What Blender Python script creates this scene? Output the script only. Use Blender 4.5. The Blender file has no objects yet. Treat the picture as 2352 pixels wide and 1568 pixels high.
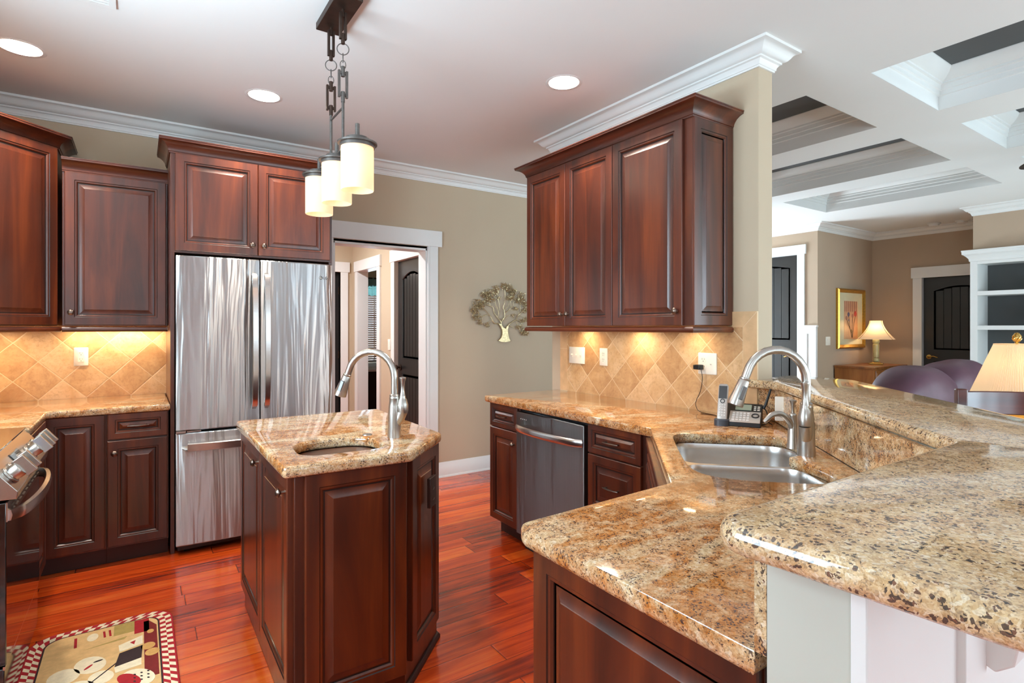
import bpy, bmesh, math, random
from mathutils import Vector, Matrix
from mathutils.geometry import tessellate_polygon
R = math.radians
S = bpy.context.scene
COL = S.collection

# ------------------------------------------------------------------ camera, world, light, exposure
IMG_W, IMG_H = 2352, 1568
FPX, HORIZON = 1266.0, 751.0
EYE = 1.36
YAW = math.atan2(1176 - 318, FPX)
cam = bpy.data.cameras.new('camera')
cam.sensor_fit = 'HORIZONTAL'
cam.sensor_width = 36.0
cam.lens = FPX / IMG_W * 36.0
cam.shift_y = -(IMG_H / 2 - HORIZON) / IMG_W
cam.clip_start = 0.02
camo = bpy.data.objects.new('camera', cam)
COL.objects.link(camo)
camo.location = (0, 0, EYE)
camo.rotation_euler = (R(90), 0, -YAW)
S.camera = camo

S.view_settings.view_transform = 'Standard'
S.view_settings.look = 'None'
S.view_settings.gamma = 1.0
S.view_settings.use_curve_mapping = False
S.view_settings.exposure = 1.2
S.cycles.use_denoising = True
S.cycles.max_bounces = 10
S.cycles.diffuse_bounces = 5
S.cycles.glossy_bounces = 5
S.cycles.transmission_bounces = 4
S.cycles.transparent_max_bounces = 8
S.cycles.sample_clamp_indirect = 6.0
S.cycles.caustics_reflective = False
S.cycles.caustics_refractive = False
S.cycles.blur_glossy = 0.5

world = bpy.data.worlds.new('world')
S.world = world
world.use_nodes = True
bg = world.node_tree.nodes['Background']
bg.inputs[0].default_value = (0.80, 0.90, 1.0, 1)
bg.inputs[1].default_value = 1.0


def area(name, loc, rot, sx, sy, power, color=(1, 1, 1), spread=180):
    l = bpy.data.lights.new(name, 'AREA')
    l.shape = 'RECTANGLE'
    l.size, l.size_y = sx, sy
    l.energy = power
    l.color = color
    l.spread = R(spread)
    o = bpy.data.objects.new(name, l)
    COL.objects.link(o)
    o.location = loc
    o.rotation_euler = rot
    return o


def point(name, loc, power, color, rad=0.03):
    l = bpy.data.lights.new(name, 'POINT')
    l.energy = power
    l.color = color
    l.shadow_soft_size = rad
    o = bpy.data.objects.new(name, l)
    COL.objects.link(o)
    o.location = loc
    return o


DAY = (0.66, 0.86, 1.0)
WARM = (1.0, 0.77, 0.47)
CAN = (1.0, 0.9, 0.78)
REAR = -3.4
# daylight standing outside the window openings; the rear wall faces +y, its kitchen windows are set dim so the refrigerator does not glare
REAR_WINDOWS = [(0.30, 0.95, 0.95, 2.35, 4), (1.45, 2.25, 0.2, 2.35, 4.5), (2.65, 3.45, 0.2, 2.35, 6), (3.9, 5.3, 0.3, 2.4, 14), (5.7, 7.1, 0.3, 2.4, 14)]
LEFT_WINDOWS = [(-2.6, -1.3, 1.0, 2.4, 14), (0.85, 2.45, 1.05, 2.4, 20)]
for a, b, z0, z1, w in REAR_WINDOWS:
    area('daylight', ((a + b) / 2, REAR - 0.25, (z0 + z1) / 2), (R(90), 0, 0), b - a, z1 - z0, w * (b - a) * (z1 - z0), DAY)
for a, b, z0, z1, w in LEFT_WINDOWS:
    area('daylight', (-1.04 - 0.25, (a + b) / 2, (z0 + z1) / 2), (R(90), 0, R(-90)), b - a, z1 - z0, w * (b - a) * (z1 - z0), DAY)
area('daylight', (9.125 + 0.3, -2.2, 1.35), (R(90), 0, R(90)), 1.8, 2.1, 13 * 1.8 * 2.1, DAY)
# daylight through the glazing beside the entry door, into the foyer
FOYER_WINDOW = (5.85, 7.25, 0.3, 2.4)
area('daylight', (6.55, 5.6 + 0.32, 1.35), (R(-90), 0, 0), 1.4, 2.1, 60, DAY)
area('added_uplight', (6.55, 5.6 + 0.9, 0.4), (R(-135), 0, 0), 1.4, 1.0, 70, (0.7, 0.9, 1.0))  # added uplight outside the foyer window, for the far ceiling
# added uplights outside the same windows, to brighten the ceilings
UPW = (0.58, 0.85, 1.0)
for (a, b, z0, z1, w), p in zip(REAR_WINDOWS, (12, 14, 16, 26, 24)):
    area('added_uplight', ((a + b) / 2, REAR - 0.85, max(z0 - 0.3, 0.4)), (R(135), 0, 0), b - a, 1.0, p, UPW)
for (a, b, z0, z1, w), p in zip(LEFT_WINDOWS, (26, 75)):
    area('added_uplight', (-1.04 - 0.75, (a + b) / 2, z0 - 0.3), (0, R(-135), 0), 1.0, b - a, p, UPW)

# ------------------------------------------------------------------ helpers


def lin(r, g, b):
    def f(c):
        c /= 255.0
        return c / 12.92 if c <= 0.04045 else ((c + 0.055) / 1.055) ** 2.4
    return (f(r), f(g), f(b), 1.0)


class MB:
    """collects shapes; build() links them as one mesh object"""

    def __init__(s):
        s.v, s.f, s.mi = [], [], []

    def add(s, verts, faces, mi=0, M=None):
        o = len(s.v)
        for p in verts:
            p = Vector(p)
            s.v.append(M @ p if M else p)
        for f in faces:
            s.f.append([o + i for i in f])
            s.mi.append(mi)
        return s

    def box(s, x0, x1, y0, y1, z0, z1, mi=0, M=None):
        v = [(x0, y0, z0), (x1, y0, z0), (x1, y1, z0), (x0, y1, z0), (x0, y0, z1), (x1, y0, z1), (x1, y1, z1), (x0, y1, z1)]
        return s.add(v, [(3, 2, 1, 0), (4, 5, 6, 7), (0, 1, 5, 4), (1, 2, 6, 5), (2, 3, 7, 6), (3, 0, 4, 7)], mi, M)

    def prism(s, poly, z0, z1, mi=0, M=None):
        """poly: ccw list of (x, y)"""
        return s.slab(poly, [], [(0, z1), (0, z0)], mi, M)

    def slab(s, outer, holes, prof, mi=0, M=None, caps=(True, True)):
        """outer ccw, holes cw; prof: (inset, z) rings from the top down"""
        loops = [outer] + holes
        base = len(s.v)
        verts, faces, starts = [], [], []
        n_all = sum(len(l) for l in loops)
        for d, z in prof:
            st = len(verts)
            starts.append(st)
            for l in loops:
                for p in inset(l, d):
                    verts.append((p[0], p[1], z))
        off = 0
        for l in loops:
            n = len(l)
            for k in range(len(prof) - 1):
                a, b = starts[k] + off, starts[k + 1] + off
                for i in range(n):
                    j = (i + 1) % n
                    faces.append((a + i, b + i, b + j, a + j))
            off += n
        for ci, k in ((0, 0), (1, len(prof) - 1)):
            if not caps[ci]:
                continue
            ring = verts[starts[k]:starts[k] + n_all]
            if not holes:
                t = [list(range(n_all))]
                if ci:
                    t = [t[0][::-1]]
                faces += [tuple(starts[k] + i for i in q) for q in t]
            else:
                vl, o = [], 0
                for l in loops:
                    vl.append([Vector((p[0], p[1], 0)) for p in ring[o:o + len(l)]])
                    o += len(l)
                for tri in tessellate_polygon(vl):
                    p = [ring[i] for i in tri]
                    up = (p[1][0] - p[0][0]) * (p[2][1] - p[0][1]) - (p[1][1] - p[0][1]) * (p[2][0] - p[0][0]) > 0
                    if up == bool(ci):
                        tri = tri[::-1]
                    faces.append(tuple(starts[k] + i for i in tri))
        return s.add(verts, faces, mi, M)

    def lathe(s, prof, c=(0, 0, 0), n=24, mi=0, M=None, cap=True):
        """prof: (r, z) from the bottom up"""
        verts, faces = [], []
        for r, z in prof:
            for i in range(n):
                a = 2 * math.pi * i / n
                verts.append((c[0] + r * math.cos(a), c[1] + r * math.sin(a), c[2] + z))
        for k in range(len(prof) - 1):
            for i in range(n):
                j = (i + 1) % n
                faces.append((k * n + i, k * n + j, (k + 1) * n + j, (k + 1) * n + i))
        if cap:
            if prof[0][0] > 1e-5:
                faces.append(tuple(range(n))[::-1])
            if prof[-1][0] > 1e-5:
                m = (len(prof) - 1) * n
                faces.append(tuple(m + i for i in range(n)))
        return s.add(verts, faces, mi, M)

    def tube(s, pts, r, n=10, mi=0, M=None, sq=1.0):
        """a tube along pts; r a number or one per point"""
        pts = [Vector(p) for p in pts]
        rs = r if isinstance(r, (list, tuple)) else [r] * len(pts)
        verts, faces = [], []
        t0 = (pts[1] - pts[0]).normalized()
        ref = Vector((0, 0, 1)) if abs(t0.z) < 0.9 else Vector((1, 0, 0))
        nrm = (ref - t0 * ref.dot(t0)).normalized()
        for i, p in enumerate(pts):
            a = pts[max(i - 1, 0)]
            b = pts[min(i + 1, len(pts) - 1)]
            t = (b - a).normalized()
            nrm = (nrm - t * nrm.dot(t)).normalized()
            bi = t.cross(nrm)
            for k in range(n):
                an = 2 * math.pi * k / n
                verts.append(p + nrm * (rs[i] * math.cos(an) * sq) + bi * (rs[i] * math.sin(an)))
        for i in range(len(pts) - 1):
            for k in range(n):
                j = (k + 1) % n
                faces.append((i * n + k, i * n + j, (i + 1) * n + j, (i + 1) * n + k))
        faces.append(tuple(range(n))[::-1])
        m = (len(pts) - 1) * n
        faces.append(tuple(m + k for k in range(n)))
        return s.add(verts, faces, mi, M)

    def ring(s, c, rad, r, axis=(0, 0, 1), n=24, m=8, mi=0, sx=1.0):
        ax = Vector(axis).normalized()
        ref = Vector((0, 0, 1)) if abs(ax.z) < 0.9 else Vector((1, 0, 0))
        u = ax.cross(ref).normalized()
        w = ax.cross(u)
        verts, faces = [], []
        for i in range(n):
            a = 2 * math.pi * i / n
            d = u * math.cos(a) * sx + w * math.sin(a)
            for k in range(m):
                b = 2 * math.pi * k / m
                verts.append(Vector(c) + d * rad + d.normalized() * (r * math.cos(b)) + ax * (r * math.sin(b)))
        for i in range(n):
            for k in range(m):
                faces.append((i * m + k, ((i + 1) % n) * m + k, ((i + 1) % n) * m + (k + 1) % m, i * m + (k + 1) % m))
        return s.add(verts, faces, mi)

    def sweep(s, prof, path, closed=False, mi=0, M=None):
        """prof: (out, z), bottom to top; path: (x, y); out is to the right of the path"""
        n, verts, faces = len(path), [], []
        m = len(prof)
        for i in range(n):
            p = Vector(path[i])
            dirs = []
            if i > 0 or closed:
                dirs.append((p - Vector(path[i - 1])).normalized())
            if i < n - 1 or closed:
                dirs.append((Vector(path[(i + 1) % n]) - p).normalized())
            nr = [Vector((d.y, -d.x)) for d in dirs]
            if len(nr) == 2:
                b = nr[0] + nr[1]
                b = b / max(b.dot(nr[0]), 1e-4)
            else:
                b = nr[0]
            for o, z in prof:
                verts.append((p.x + b.x * o, p.y + b.y * o, z))
        for i in range(n if closed else n - 1):
            j = (i + 1) % n
            for k in range(m - 1):
                faces.append((i * m + k, i * m + k + 1, j * m + k + 1, j * m + k)[::-1])
        if not closed:
            faces.append(tuple(range(m)))
            faces.append(tuple((n - 1) * m + k for k in range(m))[::-1])
        return s.add(verts, faces, mi, M)

    def panel(s, x0, z0, w, h, rings, mi_of=None, M=None):
        """nested rectangles facing -y: rings of (inset, y)"""
        verts, faces, mis = [], [], []
        for d, y in rings:
            verts += [(x0 + d, y, z0 + d), (x0 + w - d, y, z0 + d), (x0 + w - d, y, z0 + h - d), (x0 + d, y, z0 + h - d)]
        for k in range(len(rings) - 1):
            for i in range(4):
                j = (i + 1) % 4
                faces.append((k * 4 + i, k * 4 + j, k * 4 + 4 + j, k * 4 + 4 + i))
                mis.append(mi_of[k] if mi_of else 0)
        e = (len(rings) - 1) * 4
        faces.append((e, e + 1, e + 2, e + 3))
        mis.append(0)
        faces.append((3, 2, 1, 0))
        mis.append(0)
        o = len(s.f)
        s.add(verts, faces, 0, M)
        s.mi[o:] = mis
        return s

    def build(s, name, mats, parent=None, loc=(0, 0, 0), rot=(0, 0, 0), angle=32, bevel=0, sub=0, solid=0):
        me = bpy.data.meshes.new(name)
        me.from_pydata([tuple(v) for v in s.v], [], s.f)
        if not isinstance(mats, (list, tuple)):
            mats = [mats]
        for m in mats:
            me.materials.append(m)
        if len(mats) > 1:
            me.polygons.foreach_set('material_index', s.mi)
        me.polygons.foreach_set('use_smooth', [True] * len(s.f))
        me.update()
        me.set_sharp_from_angle(angle=R(angle))
        o = bpy.data.objects.new(name, me)
        COL.objects.link(o)
        o.location = loc
        o.rotation_euler = rot
        if parent:
            o.parent = parent
        if bevel:
            b = o.modifiers.new('bevel', 'BEVEL')
            b.width = bevel
            b.segments = 2
            b.limit_method = 'ANGLE'
            b.angle_limit = R(40)
            b.harden_normals = False
        if solid:
            b = o.modifiers.new('solid', 'SOLIDIFY')
            b.thickness = solid
            b.offset = 0
        if sub:
            b = o.modifiers.new('sub', 'SUBSURF')
            b.levels = b.render_levels = sub
        return o


def inset(loop, d):
    if abs(d) < 1e-9:
        return [tuple(p) for p in loop]
    out, n = [], len(loop)
    for i in range(n):
        p = Vector(loop[i])
        a = (p - Vector(loop[i - 1])).normalized()
        b = (Vector(loop[(i + 1) % n]) - p).normalized()
        na, nb = Vector((-a.y, a.x)), Vector((-b.y, b.x))
        m = na + nb
        k = max(m.dot(na), 0.3)
        q = p + m / k * d
        out.append((q.x, q.y))
    return out


def fillet(pts, rad, seg=6):
    """round the corners of a closed polygon; rad a number or one per corner"""
    out, n = [], len(pts)
    for i in range(n):
        r = rad[i] if isinstance(rad, (list, tuple)) else rad
        p = Vector(pts[i])
        if r <= 0:
            out.append((p.x, p.y))
            continue
        a = (Vector(pts[i - 1]) - p)
        b = (Vector(pts[(i + 1) % n]) - p)
        la, lb = a.length, b.length
        a, b = a / la, b / lb
        half = a.angle(b) / 2
        t = min(r / math.tan(half), la * 0.49, lb * 0.49)
        r2 = t * math.tan(half)
        c = p + (a + b).normalized() * (r2 / math.sin(half))
        s0, s1 = p + a * t - c, p + b * t - c
        a0 = math.atan2(s0.y, s0.x)
        da = math.atan2(s1.y, s1.x) - a0
        while da > math.pi:
            da -= 2 * math.pi
        while da < -math.pi:
            da += 2 * math.pi
        for k in range(seg + 1):
            an = a0 + da * k / seg
            out.append((c.x + r2 * math.cos(an), c.y + r2 * math.sin(an)))
    return out


def tag(o, label=None, cat=None, group=None, kind=None):
    if label:
        o['label'] = label
    if cat:
        o['category'] = cat
    if group:
        o['group'] = group
    if kind:
        o['kind'] = kind
    return o


def thing(name, label, cat, loc=(0, 0, 0), rotz=0, group=None):
    o = bpy.data.objects.new(name, None)
    o.empty_display_size = 0.1
    COL.objects.link(o)
    o.location = loc
    o.rotation_euler = (0, 0, R(rotz))
    return tag(o, label, cat, group)


def struct(o):
    o['kind'] = 'structure'
    return o


def dup(root, loc, rotz, label, group=None):
    r = root.copy()
    COL.objects.link(r)
    r.location = loc
    r.rotation_euler = (0, 0, R(rotz))
    r['label'] = label
    if group:
        r['group'] = group
    for ch in list(root.children):
        c = ch.copy()
        COL.objects.link(c)
        c.parent = r
        for g in list(ch.children):
            d = g.copy()
            COL.objects.link(d)
            d.parent = c
    return r


def arc(c, r, a0, a1, n, plane='xy', z=0):
    out = []
    for i in range(n + 1):
        a = R(a0 + (a1 - a0) * i / n)
        out.append((c[0] + r * math.cos(a), c[1] + r * math.sin(a)))
    return out


def spline(pts, n=8):
    """catmull-rom through pts"""
    P = [Vector(p) for p in pts]
    P = [P[0] * 2 - P[1]] + P + [P[-1] * 2 - P[-2]]
    out = []
    for i in range(1, len(P) - 2):
        for k in range(n):
            t = k / n
            a, b, c, d = P[i - 1], P[i], P[i + 1], P[i + 2]
            out.append(0.5 * ((2 * b) + (c - a) * t + (2 * a - 5 * b + 4 * c - d) * t * t + (3 * b - a - 3 * c + d) * t ** 3))
    out.append(P[-2])
    return out


# ------------------------------------------------------------------ materials


class NT:
    def __init__(s, name):
        s.mat = bpy.data.materials.new(name)
        s.mat.use_nodes = True
        s.t = s.mat.node_tree
        s.b = s.t.nodes['Principled BSDF']

    def n(s, typ, ins=None, **at):
        nd = s.t.nodes.new(typ)
        for k, v in at.items():
            setattr(nd, k, v)
        for k, v in (ins or {}).items():
            if isinstance(v, bpy.types.NodeSocket):
                s.t.links.new(v, nd.inputs[k])
            else:
                nd.inputs[k].default_value = v
        return nd

    def math(s, op, a, b=0.0, c=0.0):
        return s.n('ShaderNodeMath', {0: a, 1: b, 2: c}, operation=op).outputs[0]

    def noise(s, vec, scale, detail=3.0, rough=0.55, dist=0.0):
        return s.n('ShaderNodeTexNoise', {'Vector': vec, 'Scale': scale, 'Detail': detail, 'Roughness': rough, 'Distortion': dist}).outputs[0]

    def ramp(s, fac, stops, interp='LINEAR'):
        nd = s.n('ShaderNodeValToRGB', {0: fac})
        cr = nd.color_ramp
        cr.interpolation = interp
        while len(cr.elements) < len(stops):
            cr.elements.new(0.5)
        for e, (p, c) in zip(cr.elements, stops):
            e.position = p
            e.color = c
        return nd.outputs[0]

    def mix(s, fac, a, b, mode='MIX'):
        nd = s.n('ShaderNodeMix', {0: fac, 6: a, 7: b}, data_type='RGBA', blend_type=mode)
        return nd.outputs[2]

    def coords(s, scale=(1, 1, 1), rnd=0.0, loc=(0, 0, 0), rot=(0, 0, 0)):
        tc = s.n('ShaderNodeTexCoord').outputs['Object']
        if rnd:
            oi = s.n('ShaderNodeObjectInfo').outputs['Random']
            k = s.math('MULTIPLY', oi, rnd)
            tc = s.n('ShaderNodeVectorMath', {0: tc, 1: k}, operation='ADD').outputs[0]
        return s.n('ShaderNodeMapping', {'Vector': tc, 'Location': loc, 'Rotation': rot, 'Scale': scale}).outputs[0]

    def out(s, **kw):
        for k, v in kw.items():
            k = k.replace('_', ' ')
            if isinstance(v, bpy.types.NodeSocket):
                s.t.links.new(v, s.b.inputs[k])
            else:
                s.b.inputs[k].default_value = v
        return s.mat

    def bump(s, h, strength=0.2, dist=0.01):
        s.t.links.new(s.n('ShaderNodeBump', {'Height': h, 'Strength': strength, 'Distance': dist}).outputs[0], s.b.inputs['Normal'])


def plain(name, col, rough=0.5, metal=0.0, spec=0.5, coat=0.0, var=0.06, vs=6.0, bump=0.0):
    t = NT(name)
    v = t.coords((1, 1, 1), rnd=7.0)
    f = t.noise(v, vs, 4)
    a = tuple(min(1, c * (1 - var)) for c in col[:3]) + (1,)
    b = tuple(min(1, c * (1 + var)) for c in col[:3]) + (1,)
    c = t.ramp(f, [(0.3, a), (0.7, b)])
    if bump:
        t.bump(t.noise(v, 180, 2), bump, 0.002)
    return t.out(Base_Color=c, Roughness=rough, Metallic=metal, Specular_IOR_Level=spec, Coat_Weight=coat, Coat_Roughness=0.08)


def emit(name, col, strength, base=(0.8, 0.8, 0.8, 1)):
    t = NT(name)
    return t.out(Base_Color=base, Emission_Color=col, Emission_Strength=strength, Roughness=0.6)


def wood(name, dark, mid, light, axis='z', rough=0.36, coat=0.6):
    t = NT(name)
    s = {'z': (9, 9, 0.9), 'x': (0.9, 9, 9), 'y': (9, 0.9, 9)}[axis]
    g = {'z': (70, 70, 2.2), 'x': (2.2, 70, 70), 'y': (70, 2.2, 70)}[axis]
    v = t.coords(s, rnd=11.0)
    f = t.noise(v, 1.1, 5, 0.55, 0.8)
    fine = t.noise(t.coords(g, rnd=5.0), 1.6, 4, 0.6)
    big = t.noise(t.coords((1.6, 1.6, 1.1), rnd=9.0), 1.0, 2)
    k = t.math('ADD', t.math('MULTIPLY', f, 0.62), t.math('MULTIPLY', big, 0.38))
    c = t.ramp(k, [(0.33, dark), (0.5, mid), (0.68, light)])
    c = t.mix(t.math('MULTIPLY', fine, 0.35), c, dark)
    t.bump(fine, 0.05, 0.002)
    return t.out(Base_Color=c, Roughness=rough, Coat_Weight=coat, Coat_Roughness=0.24, Specular_IOR_Level=0.5)


def granite(name, ochre=0.5, gray=0.0, dark=0.5, vein=(0.9, 2.6, 2.6), rot=0.0, fleck=330.0):
    t = NT(name)
    v = t.coords((1, 1, 1))
    warp = t.n('ShaderNodeTexNoise', {'Vector': v, 'Scale': 40.0, 'Detail': 3.0}).outputs[1]
    vw = t.n('ShaderNodeVectorMath', {0: v, 1: t.n('ShaderNodeVectorMath', {0: warp, 3: 0.012}, operation='SCALE').outputs[0]}, operation='ADD').outputs[0]
    c1 = t.n('ShaderNodeTexVoronoi', {'Vector': vw, 'Scale': 190.0, 'Randomness': 1.0}).outputs['Color']
    c2 = t.n('ShaderNodeTexVoronoi', {'Vector': vw, 'Scale': 520.0, 'Randomness': 1.0}).outputs['Color']
    r1 = t.n('ShaderNodeSeparateColor', {0: c1}).outputs[0]
    r2 = t.n('ShaderNodeSeparateColor', {0: c2}).outputs[1]
    big = t.noise(t.coords(vein, rot=(0, 0, rot)), 2.4, 6, 0.62, 1.2)
    mid = t.noise(v, 30.0, 5, 0.65, 0.8)
    cream = [(0.0, lin(150, 128, 104)), (0.14, lin(190, 158, 116)), (0.4, lin(214, 180, 134)), (0.7, lin(226, 200, 158)), (1.0, lin(240, 230, 208))]
    base = t.ramp(r1, cream)
    fine = t.ramp(r2, [(0.0, lin(110, 90, 74)), (0.1, lin(168, 136, 98)), (0.5, lin(216, 184, 138)), (1.0, lin(234, 218, 186))])
    c = t.mix(0.45, base, fine)
    om = t.ramp(big, [(0.38, (0, 0, 0, 1)), (0.56, (1, 1, 1, 1))])
    om2 = t.ramp(mid, [(0.3, (0.25, 0.25, 0.25, 1)), (0.65, (1, 1, 1, 1))])
    om = t.math('MINIMUM', t.math('MULTIPLY', t.math('MULTIPLY', om, om2), ochre), 1.0)
    c = t.mix(om, c, t.mix(0.9, c, lin(226, 156, 70), 'MULTIPLY'))
    gm = t.ramp(t.noise(v, 9.0, 5, 0.65, 0.8), [(0.46, (0, 0, 0, 1)), (0.66, (1, 1, 1, 1))])
    c = t.mix(t.math('MULTIPLY', gm, 0.3 + gray), c, t.mix(0.7, c, lin(176, 172, 170), 'MULTIPLY'))
    # brown and black mineral flecks in loose clouds
    fl = t.n('ShaderNodeTexVoronoi', {'Vector': vw, 'Scale': fleck, 'Randomness': 1.0}).outputs['Color']
    fr = t.n('ShaderNodeSeparateColor', {0: fl}).outputs[2]
    cl = t.math('MULTIPLY', t.math('SUBTRACT', mid, 0.5), 1.6)
    dm = t.math('GREATER_THAN', t.math('ADD', fr, cl), 0.97 - 0.2 * dark)
    sm = t.math('GREATER_THAN', t.math('ADD', r2, t.math('MULTIPLY', cl, 0.9)), 1.0 - 0.2 * dark)
    c = t.mix(t.math('MULTIPLY', sm, 0.55), c, lin(120, 88, 62))
    c = t.mix(t.math('MULTIPLY', dm, 0.9), c, t.ramp(r1, [(0.0, lin(42, 42, 46)), (0.6, lin(66, 56, 54)), (1.0, lin(110, 66, 50))]))
    return t.out(Base_Color=c, Roughness=0.07, Specular_IOR_Level=0.6, Coat_Weight=0.25, Coat_Roughness=0.03)


def floor_mat():
    t = NT('jatoba_plank_floor')
    tc = t.n('ShaderNodeTexCoord').outputs['Object']
    sp = t.n('ShaderNodeSeparateXYZ', {0: tc})
    x, y = sp.outputs[0], sp.outputs[1]
    row_f = t.math('DIVIDE', t.math('ADD', y, 10.0 - 0.004), 0.125)
    row = t.math('FLOOR', row_f)
    rr = t.n('ShaderNodeTexWhiteNoise', {'W': row}, noise_dimensions='1D').outputs[0]
    xs = t.math('DIVIDE', t.math('ADD', t.math('ADD', x, 20.0), t.math('MULTIPLY', rr, 3.7)), 1.05)
    col = t.math('FLOOR', xs)
    idv = t.n('ShaderNodeCombineXYZ', {0: row, 1: col}).outputs[0]
    wn = t.n('ShaderNodeTexWhiteNoise', {'Vector': idv}, noise_dimensions='2D')
    pid = wn.outputs[0]
    off = t.math('MULTIPLY', pid, 37.0)
    gv = t.n('ShaderNodeCombineXYZ', {0: t.math('ADD', t.math('MULTIPLY', x, 1.3), off), 1: t.math('MULTIPLY', y, 16.0), 2: off}).outputs[0]
    g1 = t.noise(gv, 1.5, 6, 0.6, 0.7)
    gv2 = t.n('ShaderNodeCombineXYZ', {0: t.math('ADD', t.math('MULTIPLY', x, 5.0), off), 1: t.math('MULTIPLY', y, 120.0), 2: off}).outputs[0]
    g2 = t.noise(gv2, 1.2, 4, 0.6)
    k = t.math('ADD', t.math('MULTIPLY', g1, 0.7), t.math('MULTIPLY', pid, 0.26))
    c = t.ramp(k, [(0.26, lin(104, 30, 14)), (0.38, lin(170, 54, 18)), (0.53, lin(214, 78, 22)), (0.75, lin(236, 118, 42))])
    kn = t.ramp(t.noise(t.n('ShaderNodeCombineXYZ', {0: t.math('MULTIPLY', x, 5.0), 1: t.math('MULTIPLY', y, 22.0), 2: off}).outputs[0], 1.0, 2), [(0.66, (0, 0, 0, 1)), (0.78, (1, 1, 1, 1))])
    c = t.mix(t.math('MULTIPLY', kn, 0.6), c, lin(60, 18, 12))
    c = t.mix(t.math('MULTIPLY', g2, 0.2), c, lin(84, 24, 12))
    fy = t.math('FRACT', row_f)
    fx = t.math('FRACT', xs)
    ey = t.math('MINIMUM', fy, t.math('SUBTRACT', 1.0, fy))
    ex = t.math('MINIMUM', fx, t.math('SUBTRACT', 1.0, fx))
    sy = t.math('LESS_THAN', ey, 0.014)
    sx = t.math('LESS_THAN', ex, 0.0022)
    seam = t.math('MAXIMUM', sy, sx)
    c = t.mix(t.math('MULTIPLY', seam, 0.7), c, lin(48, 12, 8))
    bh = t.math('MINIMUM', t.math('MULTIPLY', ey, 14.0), t.math('MULTIPLY', ex, 120.0))
    bh = t.math('MINIMUM', bh, 1.0)
    bh = t.math('ADD', bh, t.math('MULTIPLY', g1, 0.12))
    t.bump(bh, 0.35, 0.003)
    return t.out(Base_Color=c, Roughness=0.24, Coat_Weight=0.5, Coat_Roughness=0.07, Specular_IOR_Level=0.5)


def tile_mat(name, axis, org, pitch, z0):
    """diagonal stone tiles; axis 'x' or 'y' runs along the wall"""
    t = NT(name)
    tc = t.n('ShaderNodeTexCoord').outputs['Object']
    sp = t.n('ShaderNodeSeparateXYZ', {0: tc})
    h = t.math('SUBTRACT', sp.outputs[0 if axis == 'x' else 1], org)
    z = t.math('SUBTRACT', sp.outputs[2], z0)
    a = t.math('DIVIDE', t.math('ADD', h, z), pitch)
    b = t.math('DIVIDE', t.math('SUBTRACT', h, z), pitch)
    fa, fb = t.math('FRACT', t.math('ADD', a, 50.0)), t.math('FRACT', t.math('ADD', b, 50.0))
    ia, ib = t.math('FLOOR', t.math('ADD', a, 50.0)), t.math('FLOOR', t.math('ADD', b, 50.0))
    e = t.math('MINIMUM', t.math('MINIMUM', fa, t.math('SUBTRACT', 1.0, fa)), t.math('MINIMUM', fb, t.math('SUBTRACT', 1.0, fb)))
    gr = t.math('LESS_THAN', e, 0.0105)
    idv = t.n('ShaderNodeCombineXYZ', {0: ia, 1: ib}).outputs[0]
    pid = t.n('ShaderNodeTexWhiteNoise', {'Vector': idv}, noise_dimensions='2D').outputs[0]
    off = t.n('ShaderNodeVectorMath', {0: tc, 1: t.math('MULTIPLY', pid, 13.0)}, operation='ADD').outputs[0]
    n1 = t.noise(off, 9.0, 7, 0.66, 0.6)
    n2 = t.noise(off, 60.0, 5, 0.7)
    k = t.math('ADD', t.math('MULTIPLY', n1, 0.75), t.math('MULTIPLY', pid, 0.25))
    c = t.ramp(k, [(0.3, lin(178, 134, 92)), (0.5, lin(205, 164, 118)), (0.7, lin(222, 188, 146))])
    c = t.mix(t.ramp(n2, [(0.5, (0, 0, 0, 1)), (0.72, (0.5, 0.5, 0.5, 1))]), c, lin(160, 112, 76))
    c = t.mix(gr, c, lin(224, 196, 158))
    hh = t.math('MINIMUM', t.math('MULTIPLY', e, 28.0), 1.0)
    hh = t.math('ADD', hh, t.math('MULTIPLY', n2, 0.35))
    t.bump(hh, 0.35, 0.003)
    return t.out(Base_Color=c, Roughness=0.34, Specular_IOR_Level=0.4)


ANISO_ROT = 0.25


def steel(name, col=(0.6, 0.6, 0.59, 1), rough=0.22, wave=0.0, brush='z', aniso=0.0):
    t = NT(name)
    g = {'z': (260, 260, 2), 'x': (2, 260, 260), 'y': (260, 2, 260)}[brush]
    br = t.noise(t.coords(g, rnd=3.0), 1.0, 3)
    c = t.ramp(br, [(0.3, tuple(x * 0.92 for x in col[:3]) + (1,)), (0.7, col)])
    if wave:
        w = t.noise(t.coords((9.0, 9.0, 0.5), rnd=9.0), 1.0, 3, 0.55, 0.5)
        h = t.math('ADD', t.math('MULTIPLY', w, wave), t.math('MULTIPLY', br, 0.004))
        t.bump(h, 1.0, 0.02)
    else:
        t.bump(br, 0.04, 0.001)
    if aniso:
        tg = t.n('ShaderNodeTangent', direction_type='RADIAL', axis='Z')
        t.t.links.new(tg.outputs[0], t.b.inputs['Tangent'])
        t.out(Anisotropic=aniso, Anisotropic_Rotation=ANISO_ROT)
    return t.out(Base_Color=c, Metallic=1.0, Roughness=rough)


def glass_mat(name, tint=(1, 1, 1, 1), gloss=0.08):
    t = NT(name)
    tr = t.n('ShaderNodeBsdfTransparent', {0: tint})
    gl = t.n('ShaderNodeBsdfGlossy', {0: (1, 1, 1, 1), 'Roughness': 0.02})
    mx = t.n('ShaderNodeMixShader', {0: gloss * 0.5, 1: tr.outputs[0], 2: gl.outputs[0]})
    t.t.links.new(mx.outputs[0], t.t.nodes['Material Output'].inputs[0])
    return t.mat


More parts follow.
